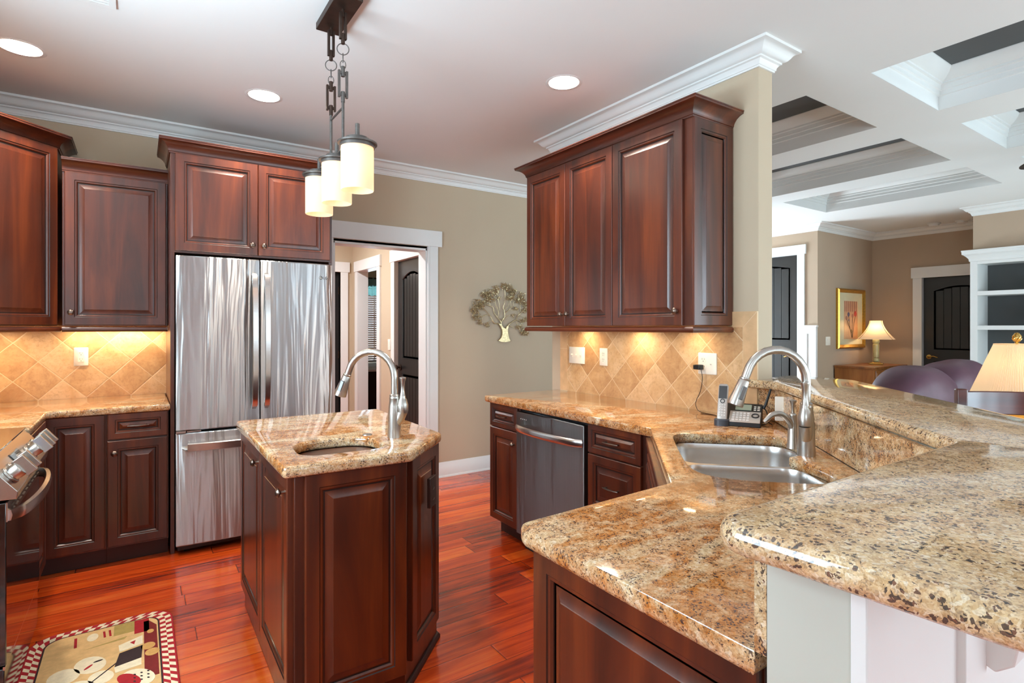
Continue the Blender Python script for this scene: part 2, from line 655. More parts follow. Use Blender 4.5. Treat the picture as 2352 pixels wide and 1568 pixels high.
def shade_mat(name, col, tcol, mixf=0.5, glow=0.0):
    """frosted glass or cloth: diffuse plus light coming through"""
    t = NT(name)
    df = t.n('ShaderNodeBsdfDiffuse', {0: col})
    tl = t.n('ShaderNodeBsdfTranslucent', {0: tcol})
    mx = t.n('ShaderNodeMixShader', {0: mixf, 1: df.outputs[0], 2: tl.outputs[0]})
    sh = mx.outputs[0]
    if glow:
        em = t.n('ShaderNodeEmission', {0: tcol, 1: glow})
        sh = t.n('ShaderNodeAddShader', {0: sh, 1: em.outputs[0]}).outputs[0]
    t.t.links.new(sh, t.t.nodes['Material Output'].inputs[0])
    return t.mat


CHERRY_D, CHERRY_M, CHERRY_L = lin(44, 17, 8), lin(86, 34, 13), lin(126, 57, 20)
M = {}
M['cherry'] = wood('cherry_wood_upright', CHERRY_D, CHERRY_M, CHERRY_L, 'z')
M['cherry_x'] = wood('cherry_wood_level', CHERRY_D, CHERRY_M, CHERRY_L, 'x')
M['glaze'] = plain('dark_glaze', lin(34, 16, 12), 0.4, coat=0.3)
M['toe'] = plain('dark_toe_wood', lin(58, 30, 24), 0.5)
M['granite'] = granite('golden_granite', 1.3, 0.0, 0.36, rot=0.5)
M['granite_bar'] = granite('pale_granite', 0.4, 0.1, 0.5, rot=0.9, fleck=260.0)
M['granite_riser'] = granite('brown_granite', 0.9, 0.2, 0.6, rot=0.2)
M['floor'] = floor_mat()
M['tile_a'] = tile_mat('stone_tile_back', 'x', -0.0405, 0.2375, 0.907)
M['tile_b'] = tile_mat('stone_tile_partition', 'y', 1.9940, 0.2392, 0.907)
M['tile_edge'] = plain('stone_tile_border', lin(212, 172, 128), 0.36, var=0.12, vs=14)
M['grout'] = plain('grout', lin(222, 194, 156), 0.6)
M['wall'] = plain('tan_wall_paint', lin(190, 172, 148), 0.75, spec=0.2, var=0.02, vs=2)
M['wall_lr'] = plain('tan_wall_paint_dim', lin(180, 158, 136), 0.75, spec=0.2, var=0.02, vs=2)  # same tan paint, darkened to stand in for weaker light in the living room
M['white'] = plain('white_trim_paint', lin(226, 225, 222), 0.38, var=0.015, vs=3)
M['ceiling'] = plain('ceiling_paint', lin(226, 224, 221), 0.85, spec=0.15, var=0.012, vs=1.5)
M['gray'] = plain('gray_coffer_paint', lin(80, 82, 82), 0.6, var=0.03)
M['pony'] = plain('pale_gray_paint', lin(188, 188, 176), 0.55, var=0.02, vs=2)
M['black_door'] = plain('black_door_paint', lin(30, 30, 31), 0.33, coat=0.25, var=0.1)
M['steel'] = steel('fridge_steel', (0.52, 0.52, 0.52, 1), 0.38, wave=1.0, aniso=1.0)
M['steel_h'] = steel('brushed_steel', (0.64, 0.62, 0.6, 1), 0.24, brush='x')
M['steel_sink'] = steel('sink_steel', (0.66, 0.64, 0.62, 1), 0.26, brush='x')
M['steel_dark'] = steel('black_stainless', (0.30, 0.30, 0.30, 1), 0.42, wave=0.25, brush='z', aniso=1.0)
M['nickel'] = steel('brushed_nickel', (0.52, 0.49, 0.45, 1), 0.3, brush='z')
M['bronze'] = plain('oil_rubbed_bronze', lin(72, 56, 48), 0.42, metal=0.8, var=0.15, vs=30)
M['pewter'] = plain('aged_pewter', lin(120, 104, 94), 0.3, metal=1.0, var=0.1, vs=30)
M['black'] = plain('black_plastic', lin(22, 22, 24), 0.4)
M['oven_glass'] = plain('black_oven_glass', lin(14, 12, 12), 0.06, spec=0.8, coat=0.6)
M['cooktop'] = plain('glass_cooktop', lin(26, 25, 25), 0.05, spec=0.8, coat=0.5)
M['plastic'] = plain('ivory_plate_plastic', lin(238, 230, 216), 0.35)
M['slot'] = plain('socket_slot', lin(90, 80, 70), 0.6)
M['gold'] = plain('gold_leaf', lin(206, 160, 74), 0.32, metal=0.85, var=0.15, vs=40)
M['tree_gold'] = plain('antique_gold', lin(206, 186, 146), 0.32, metal=0.9, var=0.25, vs=60)
M['brass'] = plain('polished_brass', lin(212, 172, 96), 0.18, metal=1.0)
M['glass'] = glass_mat('window_glass')
M['can_lens'] = emit('lamp_lens', (1.0, 0.93, 0.82, 1), 9.0)
M['leather'] = plain('plum_leather', lin(96, 64, 78), 0.42, spec=0.45, var=0.14, vs=8, bump=0.15)
M['oak'] = wood('honey_oak', lin(104, 56, 22), lin(150, 90, 40), lin(178, 114, 56), 'z', 0.4, 0.2)
M['mahogany'] = wood('mahogany', lin(52, 18, 14), lin(86, 32, 22), lin(112, 46, 32), 'x', 0.28, 0.4)
# ------------------------------------------------------------------ room shell
YA = 4.497           # back wall
XB = 2.553           # partition wall face
XL = -1.04           # left wall
ZC = 2.755           # ceiling
XE, YE = 7.54, 3.82  # entry wall, alcove wall
XF = 9.125           # far wall

struct(MB().slab([(XL - 0.3, REAR - 0.2), (9.6, REAR - 0.2), (9.6, 9.2), (XL - 0.3, 9.2)], [], [(0, 0), (0, -0.05)]).build('floor', M['floor']))

# unseen pale carpet, added to bounce neutral light on to the living room ceiling
struct(MB().slab([(3.0, REAR), (9.1, REAR), (9.1, YE), (3.0, YE)], [], [(0.01, 0.012), (0, 0.004), (0, 0.0005)]).build('floor_added_carpet', plain('added_beige_carpet', lin(206, 196, 178), 0.95, var=0.08, vs=90, bump=0.5)))
# ceiling with coffers in the living room and round holes for the recessed lights
CX_ = [(3.33, 4.27), (4.66, 5.625), (5.975, 6.93)]
CY_ = [(-2.26, -0.6), (-0.25, 1.40), (1.755, 3.41)]
CANS = [(-0.49, 3.66), (0.628, 3.596), (2.011, 2.44)]
CAN_R = 0.088
holes = []
for a, b in CX_:
    for c, d in CY_:
        holes.append([(a, c), (a, d), (b, d), (b, c)])
for x, y in CANS:
    holes.append(arc((x, y), CAN_R, 360, 15, 23))
cl = MB()
cl.slab([(XL - 0.15, REAR - 0.15), (9.4, REAR - 0.15), (9.4, 9.2), (XL - 0.15, 9.2)], holes, [(0, ZC + 0.03), (0, ZC)])
ceil = struct(cl.build('ceiling', M['ceiling']))
n = 0
for a, b in CX_:
    for c, d in CY_:
        n += 1
        m = MB()
        prof = [(0.002, ZC + 0.0003), (0.002, ZC + 0.088), (0.012, ZC + 0.092), (0.012, ZC + 0.118), (0.02, ZC + 0.122), (0.022, ZC + 0.15), (0.034, ZC + 0.154), (0.034, ZC + 0.166), (0.06, ZC + 0.178), (0.085, ZC + 0.2), (0.1, ZC + 0.225), (0.1, ZC + 0.232)]
        m.sweep(prof, [(a, c), (a, d), (b, d), (b, c)], closed=True)
        o = struct(m.build('trim_%d' % n, M['white'], angle=20))
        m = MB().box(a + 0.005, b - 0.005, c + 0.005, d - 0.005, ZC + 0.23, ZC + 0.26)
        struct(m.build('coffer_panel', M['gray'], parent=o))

# walls
def wall(name, boxes, mat='wall'):
    m = MB()
    for b in boxes:
        m.box(*b)
    return struct(m.build(name, M[mat]))

DX0, DX1, DZ = 1.30, 2.135, 2.06       # doorway in the back wall
wall('wall_back', [(XL - 0.12, DX0, YA, YA + 0.13, 0, ZC), (DX1, 5.6, YA, YA + 0.13, 0, ZC), (DX0, DX1, YA, YA + 0.13, DZ, ZC)])
# side wall with the breakfast corner window
wall('wall_left', [(XL - 0.12, XL, 2.45, YA, 0, ZC), (XL - 0.12, XL, REAR, -2.6, 0, ZC), (XL - 0.12, XL, -1.3, 0.85, 0, ZC), (XL - 0.12, XL, -2.6, -1.3, 0, 1.0), (XL - 0.12, XL, -2.6, -1.3, 2.4, ZC), (XL - 0.12, XL, 0.85, 2.45, 0, 1.05), (XL - 0.12, XL, 0.85, 2.45, 2.4, ZC)])
rb, x = [], XL - 0.12
for a, b, z0, z1, w in REAR_WINDOWS:
    rb += [(x, a, REAR - 0.12, REAR, 0, ZC), (a, b, REAR - 0.12, REAR, 0, z0), (a, b, REAR - 0.12, REAR, z1, ZC)]
    x = b
rb.append((x, 9.3, REAR - 0.12, REAR, 0, ZC))
wall('wall_rear', rb)
PB = [(2.673, 3.231), (XB, 3.231), (XB, 1.582), (2.673, 1.582)]
wall('wall_partition', [(XB, 2.673, 1.582, 3.231, 0, ZC)])
wall('wall_entry', [(XE, XE + 0.12, YE + 0.12, 4.08, 0, ZC), (XE, XE + 0.12, 4.08, 5.05, 2.37, ZC), (XE, XE + 0.12, 5.05, 5.72, 0, ZC)], 'wall_lr')
wall('wall_foyer', [(5.6, 5.72, YA + 0.13, 5.6, 0, ZC), (5.6, 5.85, 5.6, 5.72, 0, ZC), (7.25, 9.2, 5.6, 5.72, 0, ZC), (5.85, 7.25, 5.6, 5.72, 0, 0.3), (5.85, 7.25, 5.6, 5.72, 2.4, ZC)], 'wall_lr')
wall('wall_alcove', [(XE, XF + 0.12, YE, YE + 0.12, 0, ZC)], 'wall_lr')
wall('wall_far', [(XF, XF + 0.12, REAR, -3.1, 0, ZC), (XF, XF + 0.12, -3.1, -1.3, 0, 0.3), (XF, XF + 0.12, -3.1, -1.3, 2.4, ZC), (XF, XF + 0.12, -1.3, 2.33, 0, ZC), (XF, XF + 0.12, 3.19, YE + 0.12, 0, ZC), (XF, XF + 0.12, 2.33, 3.19, 2.05, ZC)], 'wall_lr')
wall('wall_chimney', [(8.06, XF, -1.0, 2.305, 2.2, ZC), (8.42, XF, -1.0, 2.305, 0, 2.2)], 'wall_lr')
# hall behind the doorway and the small room beyond it
HX, HY = 2.22, 6.84
wall('wall_hall_right', [(HX, HX + 0.12, YA + 0.13, 4.72, 0, ZC), (HX, HX + 0.12, 5.44, 5.93, 0, ZC), (HX, HX + 0.12, 6.62, HY, 0, ZC), (HX, HX + 0.12, 4.72, 5.44, 2.05, ZC), (HX, HX + 0.12, 5.93, 6.62, 2.04, ZC)])
wall('wall_hall_end', [(-0.3, 1.3, HY, HY + 0.12, 0, ZC), (2.07, HX + 0.12, HY, HY + 0.12, 0, ZC), (1.3, 2.07, HY, HY + 0.12, 2.04, ZC), (1.1, 1.22, HY + 0.12, 9.0, 0, ZC), (1.1, 2.3, 9.0, 9.1, 0, ZC)])
wall('wall_hall_left', [(-0.42, -0.3, YA + 0.13, HY, 0, ZC)])
WX0, WX1, WY = 2.62, 3.55, 8.4
wall('wall_study', [(HX + 0.12, WX0, WY, WY + 0.12, 0, ZC), (WX1, 4.4, WY, WY + 0.12, 0, ZC), (WX0, WX1, WY, WY + 0.12, 0, 0.8), (WX0, WX1, WY, WY + 0.12, 2.0, ZC), (4.4, 4.52, 5.5, WY + 0.12, 0, ZC), (HX + 0.12, 4.52, 5.45, 5.55, 0, ZC), (2.27, 2.34, HY + 0.12, 8.52, 0, ZC)])

# crown mouldings
CROWN = [(0.0, ZC - 0.102), (0.009, ZC - 0.102), (0.010, ZC - 0.094), (0.014, ZC - 0.092), (0.016, ZC - 0.080), (0.024, ZC - 0.068), (0.034, ZC - 0.064), (0.034, ZC - 0.056), (0.041, ZC - 0.055), (0.052, ZC - 0.049), (0.062, ZC - 0.038), (0.072, ZC - 0.024), (0.084, ZC - 0.016), (0.099, ZC - 0.0135), (0.099, ZC), (0.0, ZC)]
def crown(n, path, closed=False):
    return struct(MB().sweep(CROWN, path, closed).build('trim_%d' % n, M['white'], angle=25))
crown(20, [(XL, REAR), (XL, YA), (5.6, YA)])
crown(21, PB, True)
crown(22, [(5.6, 5.6), (XE, 5.6), (XE, YE), (XF, YE), (XF, 2.305), (8.06, 2.305), (8.06, -1.0)])

# baseboards
BASE = [(0.0, 0.0), (0.018, 0.0), (0.018, 0.012), (0.014, 0.02), (0.014, 0.105), (0.011, 0.112), (0.011, 0.122), (0.007, 0.13), (0.006, 0.14), (0.0, 0.14)]
BASE = [(0.0, 0.0), (0.022, 0.0), (0.020, 0.012), (0.014, 0.018), (0.014, 0.10), (0.010, 0.108), (0.010, 0.118), (0.006, 0.128), (0.005, 0.135), (0.0, 0.135)]
struct(MB().sweep(BASE, [(2.235, YA), (5.6, YA)]).build('baseboard_back', M['white']))
struct(MB().sweep(BASE, [(XE, 3.99), (XE, YE), (XF, YE), (XF, 3.32)]).build('baseboard_alcove', M['white']))

# doorway casing in the back wall
cs = MB()
cs.box(DX1 + 0.0, 2.232, YA - 0.02, YA, 0, DZ + 0.02)
cs.box(DX1 - 0.005, DX1 + 0.012, YA - 0.026, YA, 0, DZ + 0.02)
cs.box(1.17, 2.270, YA - 0.026, YA, DZ + 0.02, 2.222)
cs.box(DX1 - 0.018, DX1, YA, YA + 0.15, 0, DZ)
cs.box(DX0, DX0 + 0.018, YA, YA + 0.15, 0, DZ)
cs.box(DX0, DX1, YA, YA + 0.15, DZ - 0.018, DZ + 0.02)
cs.box(1.2, DX0, YA - 0.02, YA, 0, DZ + 0.02)
struct(cs.build('trim_30', M['white'], bevel=0.002))


def arch_door(name, W, Hh, mat, loc, rotz, handle='right', lever='knob', arch=0.07, hinge=True):
    """two-panel plank door, face at y = 0 looking to -y, x from 0 to W"""
    d = MB()
    st, br, mr, tr = 0.115, 0.2, 0.16, 0.12
    zm = Hh * 0.43
    for s_ in (-1, 1):
        Mx = Matrix.Identity(4) if s_ < 0 else Matrix.Translation((W, 0.036, 0)) @ Matrix.Rotation(math.pi, 4, 'Z')
        d.box(0.002, W - 0.002, 0.012, 0.018, 0.002, Hh - 0.002, 0, Mx)
        d.box(0, st, 0, 0.012, 0, Hh, 0, Mx)
        d.box(W - st, W, 0, 0.012, 0, Hh, 0, Mx)
        d.box(st, W - st, 0, 0.012, 0, br, 0, Mx)
        d.box(st, W - st, 0, 0.012, zm, zm + mr, 0, Mx)
        # top rail with an arched underside
        n = 12
        low = [(st + (W - 2 * st) * i / n, Hh - tr - arch * (abs(2 * i / n - 1) ** 2)) for i in range(n + 1)]
        vs = [(x, 0, z) for x, z in low] + [(x, 0, Hh) for x, z in low] + [(x, 0.012, z) for x, z in low]
        fs = []
        for i in range(n):
            fs.append((i, i + 1, n + 2 + i, n + 1 + i))
            fs.append((2 * n + 2 + i, 2 * n + 3 + i, i + 1, i))
        d.add(vs, fs, 0, Mx)
        # planks and beads
        k = 6
        pw = (W - 2 * st - 0.05) / k
        for i in range(k):
            x0 = st + 0.025 + pw * i
            xc = (x0 + pw / 2 - st) / (W - 2 * st) * 2 - 1
            d.box(x0 + 0.003, x0 + pw - 0.003, 0.006, 0.013, zm + mr + 0.025, Hh - tr - arch * xc * xc - 0.028, 0, Mx)
            d.box(x0 + 0.003, x0 + pw - 0.003, 0.006, 0.013, br + 0.025, zm - 0.025, 0, Mx)
        bead = [(st, 0.005, zm + mr)] + [(x, 0.005, z) for x, z in low] + [(W - st, 0.005, zm + mr), (st, 0.005, zm + mr)]
        d.tube(bead, 0.009, 6, 0, Mx)
        d.tube([(st, 0.005, br), (st, 0.005, zm), (W - st, 0.005, zm), (W - st, 0.005, br), (st, 0.005, br)], 0.009, 6, 0, Mx)
    d.box(0.0, W, 0.012, 0.024, 0, Hh)
    o = d.build(name, mat, loc=loc, rot=(0, 0, R(rotz)), angle=30)
    struct(o)
    hx = W - 0.065 if handle == 'right' else 0.065
    h = MB()
    h.lathe([(0.001, -0.012), (0.031, -0.010), (0.031, 0.0), (0.001, 0.001)], (0, 0, 0), 20, 0, Matrix.Translation((hx, 0, 0.94)) @ Matrix.Rotation(R(-90), 4, 'X'))
    if lever == 'knob':
        h.lathe([(0.011, 0.0), (0.011, 0.03), (0.022, 0.036), (0.028, 0.048), (0.024, 0.062), (0.001, 0.066)], (0, 0, 0), 20, 0, Matrix.Translation((hx, 0, 0.94)) @ Matrix.Rotation(R(90), 4, 'X'))
    else:
        sg = -1 if handle == 'right' else 1
        h.tube([(hx, 0, 0.94), (hx, -0.045, 0.94), (hx + sg * 0.02, -0.055, 0.942), (hx + sg * 0.07, -0.055, 0.95), (hx + sg * 0.115, -0.05, 0.936)], [0.01, 0.01, 0.011, 0.009, 0.007], 10)
    h.build('door_handle', M['brass'] if lever != 'knob' else M['bronze'], parent=o)
    if hinge:
        g = MB()
        for z in (0.22, Hh / 2, Hh - 0.22):
            g.box(-0.012 if handle == 'right' else W - 0.004, 0.004 if handle == 'right' else W + 0.012, -0.006, 0.012, z - 0.045, z + 0.045)
        g.build('hinge', M['pewter'], parent=o)
    return o


def casing(n, W, Hh, loc, rotz, head=0.125, side=0.09, over=0.02, left=True, right=True):
    """door casing around an opening 0..W; face at y = 0, boards stand out to -y"""
    c = MB()
    if left:
        c.box(-side, 0, -0.02, 0, 0, Hh)
    if right:
        c.box(W, W + side, -0.02, 0, 0, Hh)
    c.box(-side - over if left else 0, W + side + over if right else W, -0.026, 0, Hh, Hh + head)
    c.box(-0.014, 0.0, 0.0, 0.12, 0, Hh)
    c.box(W, W + 0.014, 0.0, 0.12, 0, Hh)
    c.box(-0.014, W + 0.014, 0.0, 0.12, Hh, Hh + 0.014)
    return struct(c.build('trim_%d' % n, M['white'], loc=loc, rot=(0, 0, R(rotz)), bevel=0.002))


# hall: black door nearest the doorway, opening to the study, door in the end wall standing ajar
casing(31, 0.70, 2.04, (HX, 5.435, 0), -90, right=False)
arch_door('door_1', 0.70, 2.035, M['black_door'], (HX + 0.025, 5.43, 0.005), -90, handle='left')
casing(32, 0.66, 2.035, (HX, 6.605, 0), -90)
casing(33, 0.77, 2.04, (1.30, HY, 0), 0)
arch_door('door_2', 0.76, 2.03, M['black_door'], (1.68, 7.538, 0.005), -60, handle='left')
# entry door and far door of the living room
casing(34, 0.95, 2.36, (XE, 5.04, 0), -90, head=0.13, side=0.1)
arch_door('door_3', 0.94, 2.355, M['black_door'], (XE + 0.03, 5.035, 0.005), -90, handle='right', lever='lever', arch=0.05)
casing(35, 0.84, 2.05, (XF, 3.18, 0), -90, side=0.11, head=0.15, over=0.02)
arch_door('door_4', 0.83, 2.045, M['black_door'], (XF + 0.035, 3.175, 0.005), -90, handle='left', lever='lever', hinge=False)

# wainscot return beside the entry door
w = MB()
w.box(XE - 0.012, XE, YE - 0.0, 3.99, 0.135, 1.36)
w.box(XE - 0.022, XE, 3.83, 3.868, 0.135, 1.36)
w.box(XE - 0.022, XE, 3.952, 3.99, 0.135, 1.36)
w.box(XE - 0.022, XE, 3.868, 3.952, 1.27, 1.36)
w.box(XE - 0.022, XE, 3.868, 3.952, 0.135, 0.24)
w.box(XE - 0.045, XE, 3.81, 3.992, 1.36, 1.385)
struct(w.build('trim_36', M['white'], bevel=0.002))

# windows of the rooms' own daylight
def window(n, a, b, z0, z1, loc, rotz, rows=3, cols=2):
    f = MB()
    W, H2 = b - a, z1 - z0
    t = 0.045
    for q in ((0, W, 0, t), (0, W, H2 - t, H2), (0, t, t, H2 - t), (W - t, W, t, H2 - t)):
        f.box(q[0], q[1], 0.02, 0.07, q[2], q[3])
    for i in range(1, cols):
        f.box(W * i / cols - 0.012, W * i / cols + 0.012, 0.03, 0.06, t, H2 - t)
    for i in range(1, rows):
        f.box(t, W - t, 0.03, 0.06, H2 * i / rows - 0.012, H2 * i / rows + 0.012)
    f.box(-0.09, W + 0.09, -0.02, 0, -0.11, 0)
    f.box(-0.09, W + 0.09, -0.02, 0, H2, H2 + 0.13)
    f.box(-0.09, 0, -0.02, 0, 0, H2)
    f.box(W, W + 0.09, -0.02, 0, 0, H2)
    o = struct(f.build('window_%d' % n, M['white'], loc=loc, rot=(0, 0, R(rotz))))
    MB().box(t, W - t, 0.042, 0.046, t, H2 - t).build('window_pane', M['glass'], parent=o)
    return o
for i, (a, b, z0, z1, w) in enumerate(REAR_WINDOWS):
    window(i + 1, a, b, z0, z1, (b, REAR, z0), 180)
for i, (a, b, z0, z1, w) in enumerate(LEFT_WINDOWS):
    window(6 + i, a, b, z0, z1, (XL, a, z0), 90, 3, 2)
window(8, -3.1, -1.3, 0.3, 2.4, (XF, -1.3, 0.3), -90, 3, 2)
a, b, z0, z1 = FOYER_WINDOW
window(10, a, b, z0, z1, (a, 5.6, z0), 0, 3, 3)
window(9, WX0, WX1, 0.8, 2.0, (WX0, WY, 0.8), 0, 2, 2)
area('daylight', ((WX0 + WX1) / 2, WY + 0.3, 1.4), (R(-90), 0, 0), 0.9, 1.2, 30, DAY)

# tiled backsplashes
tb = MB()
tb.box(-1.03, 0.165, YA - 0.010, YA, 0.904, 1.42)
o = tag(tb.build('backsplash', M['tile_a']), 'golden diagonal stone tile backsplash on the back wall beside the refrigerator', 'backsplash')
tb = MB()
tb.box(XB - 0.011, XB, 1.661, 3.045, 0.904, 1.40)
o = tag(tb.build('backsplash', M['tile_b']), 'diagonal stone tile backsplash on the partition wall behind the phone', 'backsplash')
e = MB()
g = 0.0015
for z0, z1 in ((0.907, 1.205), (1.208, 1.40)):
    e.box(XB - 0.0115, XB, 3.047, 3.125, z0, z1)
for poly in ([(1.583, 0.907), (1.6585, 0.907), (1.6585, 1.357), (1.583, 1.436)], [(1.5845, 1.4395), (1.6605, 1.3595), (3.045, 1.3595), (3.045, 1.4395)]):
    vs = [(XB - 0.0115, y, z) for y, z in poly] + [(XB, y, z) for y, z in poly]
    e.add(vs, [(3, 2, 1, 0), (4, 5, 6, 7), (0, 1, 5, 4), (1, 2, 6, 5), (2, 3, 7, 6), (3, 0, 4, 7)])
e.box(XB - 0.0105, XB, 1.5825, 3.126, 0.904, 1.439, 1)
e.build('border_tiles', [M['tile_edge'], M['grout']], parent=o)
# ------------------------------------------------------------------ cabinets
T = 0.02
# knob and pull shapes, made once
knob_mb = MB().lathe([(0.0075, 0.0), (0.006, 0.004), (0.005, 0.012), (0.009, 0.016), (0.0155, 0.019), (0.0165, 0.023), (0.013, 0.028), (0.006, 0.031), (0.0005, 0.0315)], (0, 0, 0), 16, 0, Matrix.Rotation(R(90), 4, 'X'))


def knob(parent, x, z, y=-T, mat='pewter'):
    return knob_mb.build('knob', M[mat], parent=parent, loc=(x, y, z))


def pull(parent, x, z, y=-T, L=0.105, mat='pewter'):
    m = MB()
    a = [(x - L / 2 + 0.012, y, z), (x - L / 2 + 0.012, y - 0.02, z)]
    b = [(x + L / 2 - 0.012, y, z), (x + L / 2 - 0.012, y - 0.02, z)]
    m.tube(a, 0.0042, 8)
    m.tube(b, 0.0042, 8)
    m.tube([(x - L / 2, y - 0.020, z), (x - L / 4, y - 0.026, z), (x, y - 0.028, z), (x + L / 4, y - 0.026, z), (x + L / 2, y - 0.020, z)], [0.003, 0.0052, 0.006, 0.0052, 0.003], 8)
    return m.build('pull', M[mat], parent=parent)


def front(parent, x0, z0, w, h, stile=0.062, name='door', kn=None, pl=None, t=T, rise=0.03):
    """raised-panel door or drawer front, its own coordinates at its lower left corner"""
    s = stile
    rings = [(0, 0), (0, -t + 0.003), (0.003, -t), (s - 0.016, -t), (s - 0.013, -t + 0.003), (s - 0.006, -t + 0.0035), (s - 0.001, -t + 0.009), (s, -t + 0.012), (s + 0.005, -t + 0.012), (s + rise, -t + 0.0035), (s + rise + 0.0015, -t + 0.002)]
    mi = [0, 0, 0, 1, 0, 0, 1, 1, 0, 0]
    m = MB().panel(0, 0, w, h, rings, mi)
    d = m.build(name, [M['cherry'], M['glaze']], parent=parent, loc=(x0, 0, z0), angle=20)
    if kn:
        knob(d, kn[0], kn[1], -t)
    if pl is not None:
        pull(d, w / 2, h / 2 + pl, -t + 0.002)
    return d


CAB_CROWN = [(0.0, 0.0), (0.008, 0.0), (0.009, 0.010), (0.013, 0.012), (0.014, 0.022), (0.019, 0.038), (0.030, 0.056), (0.046, 0.070), (0.060, 0.077), (0.066, 0.078), (0.066, 0.090), (0.069, 0.091), (0.069, 0.098), (0.0, 0.098)]


def cab_crown(parent, path, z, so=1.0, sz=0.78, name='crown'):
    return MB().sweep([(o * so, z + q * sz) for o, q in CAB_CROWN], path).build(name, M['cherry_x'], parent=parent, angle=28)


def light_rail(parent, path, z):
    prof = [(-0.012, z), (0.012, z), (0.018, z + 0.004), (0.021, z + 0.012), (0.019, z + 0.022), (0.012, z + 0.03), (-0.012, z + 0.03)]
    return MB().sweep(prof, path).build('light_rail', M['cherry_x'], parent=parent, angle=28)


def carcass(parent, boxes, name='body', mats=None):
    m = MB()
    for b in boxes:
        m.box(*b)
    return m.build(name, mats or [M['cherry'], M['toe']], parent=parent, bevel=0.0012)


# --- back wall uppers
ZU = 1.368
AF = 4.172          # face frame plane of the 0.33 deep uppers
t = thing('wall_cabinet', 'single-door cherry wall cabinet left of the refrigerator above the wall outlet', 'cabinet', (-0.372, AF, ZU))
Wc = 0.155 + 0.372
carcass(t, [(0, Wc, 0, 0.325, 0, 0.92)])
front(t, 0.012, 0.004, Wc - 0.022, 0.906, kn=(0.03, 0.075))
cab_crown(t, [(0, 0), (Wc, 0)], 0.909, 0.85)
light_rail(t, [(0, 0), (Wc, 0)], -0.036)

# diagonal corner upper, taller
t = thing('corner_cabinet', 'tall diagonal cherry corner cabinet at the left edge, higher than its neighbour', 'cabinet', (XL, YA, ZU))
poly = [(0, 0), (0, -0.64), (0.325, -0.64), (0.645, -0.32), (0.645, 0)]
zt = 1.047
MB().slab(poly, [], [(0, zt), (0, 0)]).build('body', M['cherry'], parent=t, bevel=0.0012)
ang = 45.0
dw = math.hypot(0.32, 0.32)
rings = [(0, 0), (0, -T + 0.003), (0.003, -T), (0.046, -T), (0.049, -T + 0.003), (0.056, -T + 0.0035), (0.061, -T + 0.009), (0.062, -T + 0.012), (0.067, -T + 0.012), (0.092, -T + 0.0035), (0.0935, -T + 0.002)]
d = MB().panel(0, 0, dw - 0.024, zt - 0.012, rings, [0, 0, 0, 1, 0, 0, 1, 1, 0, 0]).build('door', [M['cherry'], M['glaze']], parent=t, loc=(0.325 + 0.0085, -0.64 + 0.0085, 0.005), rot=(0, 0, R(45)), angle=20)
knob(d, 0.03, 0.075)
cab_crown(t, [(0, -0.64), (0.325, -0.64), (0.645, -0.32), (0.645, 0)], zt - 0.012, 1.05, 0.8)
light_rail(t, [(0, -0.64), (0.325, -0.64), (0.645, -0.32), (0.645, -0.305)], -0.036)

# refrigerator surround: deep upper and two tall side panels
FF = 3.885
t = thing('refrigerator_cabinet', 'deep two-door cherry cabinet above the refrigerator with tall side panels', 'cabinet', (0.158, FF, 0))
Wf = 0.958
carcass(t, [(0, 0.022, 0, YA - FF - 0.004, 0, 1.81), (Wf - 0.022, Wf, 0, YA - FF - 0.004, 0, 1.81), (0, Wf, 0, YA - FF - 0.004, 1.81, 2.42)])
dW = (Wf - 0.04 - 0.006) / 2
front(t, 0.024, 1.822, dW, 0.585, kn=(dW - 0.032, 0.062))
front(t, 0.024 + dW + 0.004, 1.822, dW, 0.585, kn=(0.032, 0.062))
cab_crown(t, [(0, 0.4), (0, 0), (Wf, 0), (Wf, 0.4)], 2.406, 0.85, 0.82)

# --- back wall base cabinets
BF = 3.885          # face frame plane
t = thing('base_cabinet', 'cherry base cabinet with a single tall door in the back left corner', 'cabinet', (-0.432, BF, 0))
carcass(t, [(-0.58, 0.279, 0, 0.6, 0.1, 0.866), (-0.58, 0.279, 0.05, 0.6, 0, 0.1, 1)])
front(t, 0.006, 0.112, 0.268, 0.752)
t = thing('base_cabinet', 'cherry base cabinet with one drawer over a door beside the refrigerator', 'cabinet', (-0.153, BF, 0))
carcass(t, [(0, 0.302, 0, 0.6, 0.1, 0.866), (0, 0.302, 0.05, 0.6, 0, 0.1, 1)])
front(t, 0.008, 0.72, 0.288, 0.145, 0.05, 'drawer', pl=0.0, rise=0.018)
front(t, 0.008, 0.112, 0.288, 0.6, kn=(0.032, 0.53))
# left wall: narrow cabinet between the corner and the range
t = thing('base_cabinet', 'narrow cherry base cabinet squeezed between range and corner', 'cabinet', (-0.425, 3.262, 0), 90)
carcass(t, [(0, 0.60, 0, 0.6, 0.1, 0.866), (0, 0.60, 0.05, 0.6, 0, 0.1, 1)])
front(t, 0.03, 0.112, 0.50, 0.752)

# --- left countertop (L shape beside the range)
EDGE = [(0.012, 0.905), (0.0055, 0.9035), (0.0015, 0.899), (0.0, 0.892), (0.0, 0.877), (0.002, 0.87), (0.007, 0.866)]
poly = [(XL + 0.01, YA - 0.012), (XL + 0.01, 3.262), (-0.405, 3.262), (-0.405, 3.855), (0.156, 3.855), (0.156, YA - 0.012)]
m = MB().slab(poly, [], EDGE)
tag(m.build('countertop', M['granite'], angle=40), 'golden granite worktop in the left corner between range and refrigerator', 'countertop')

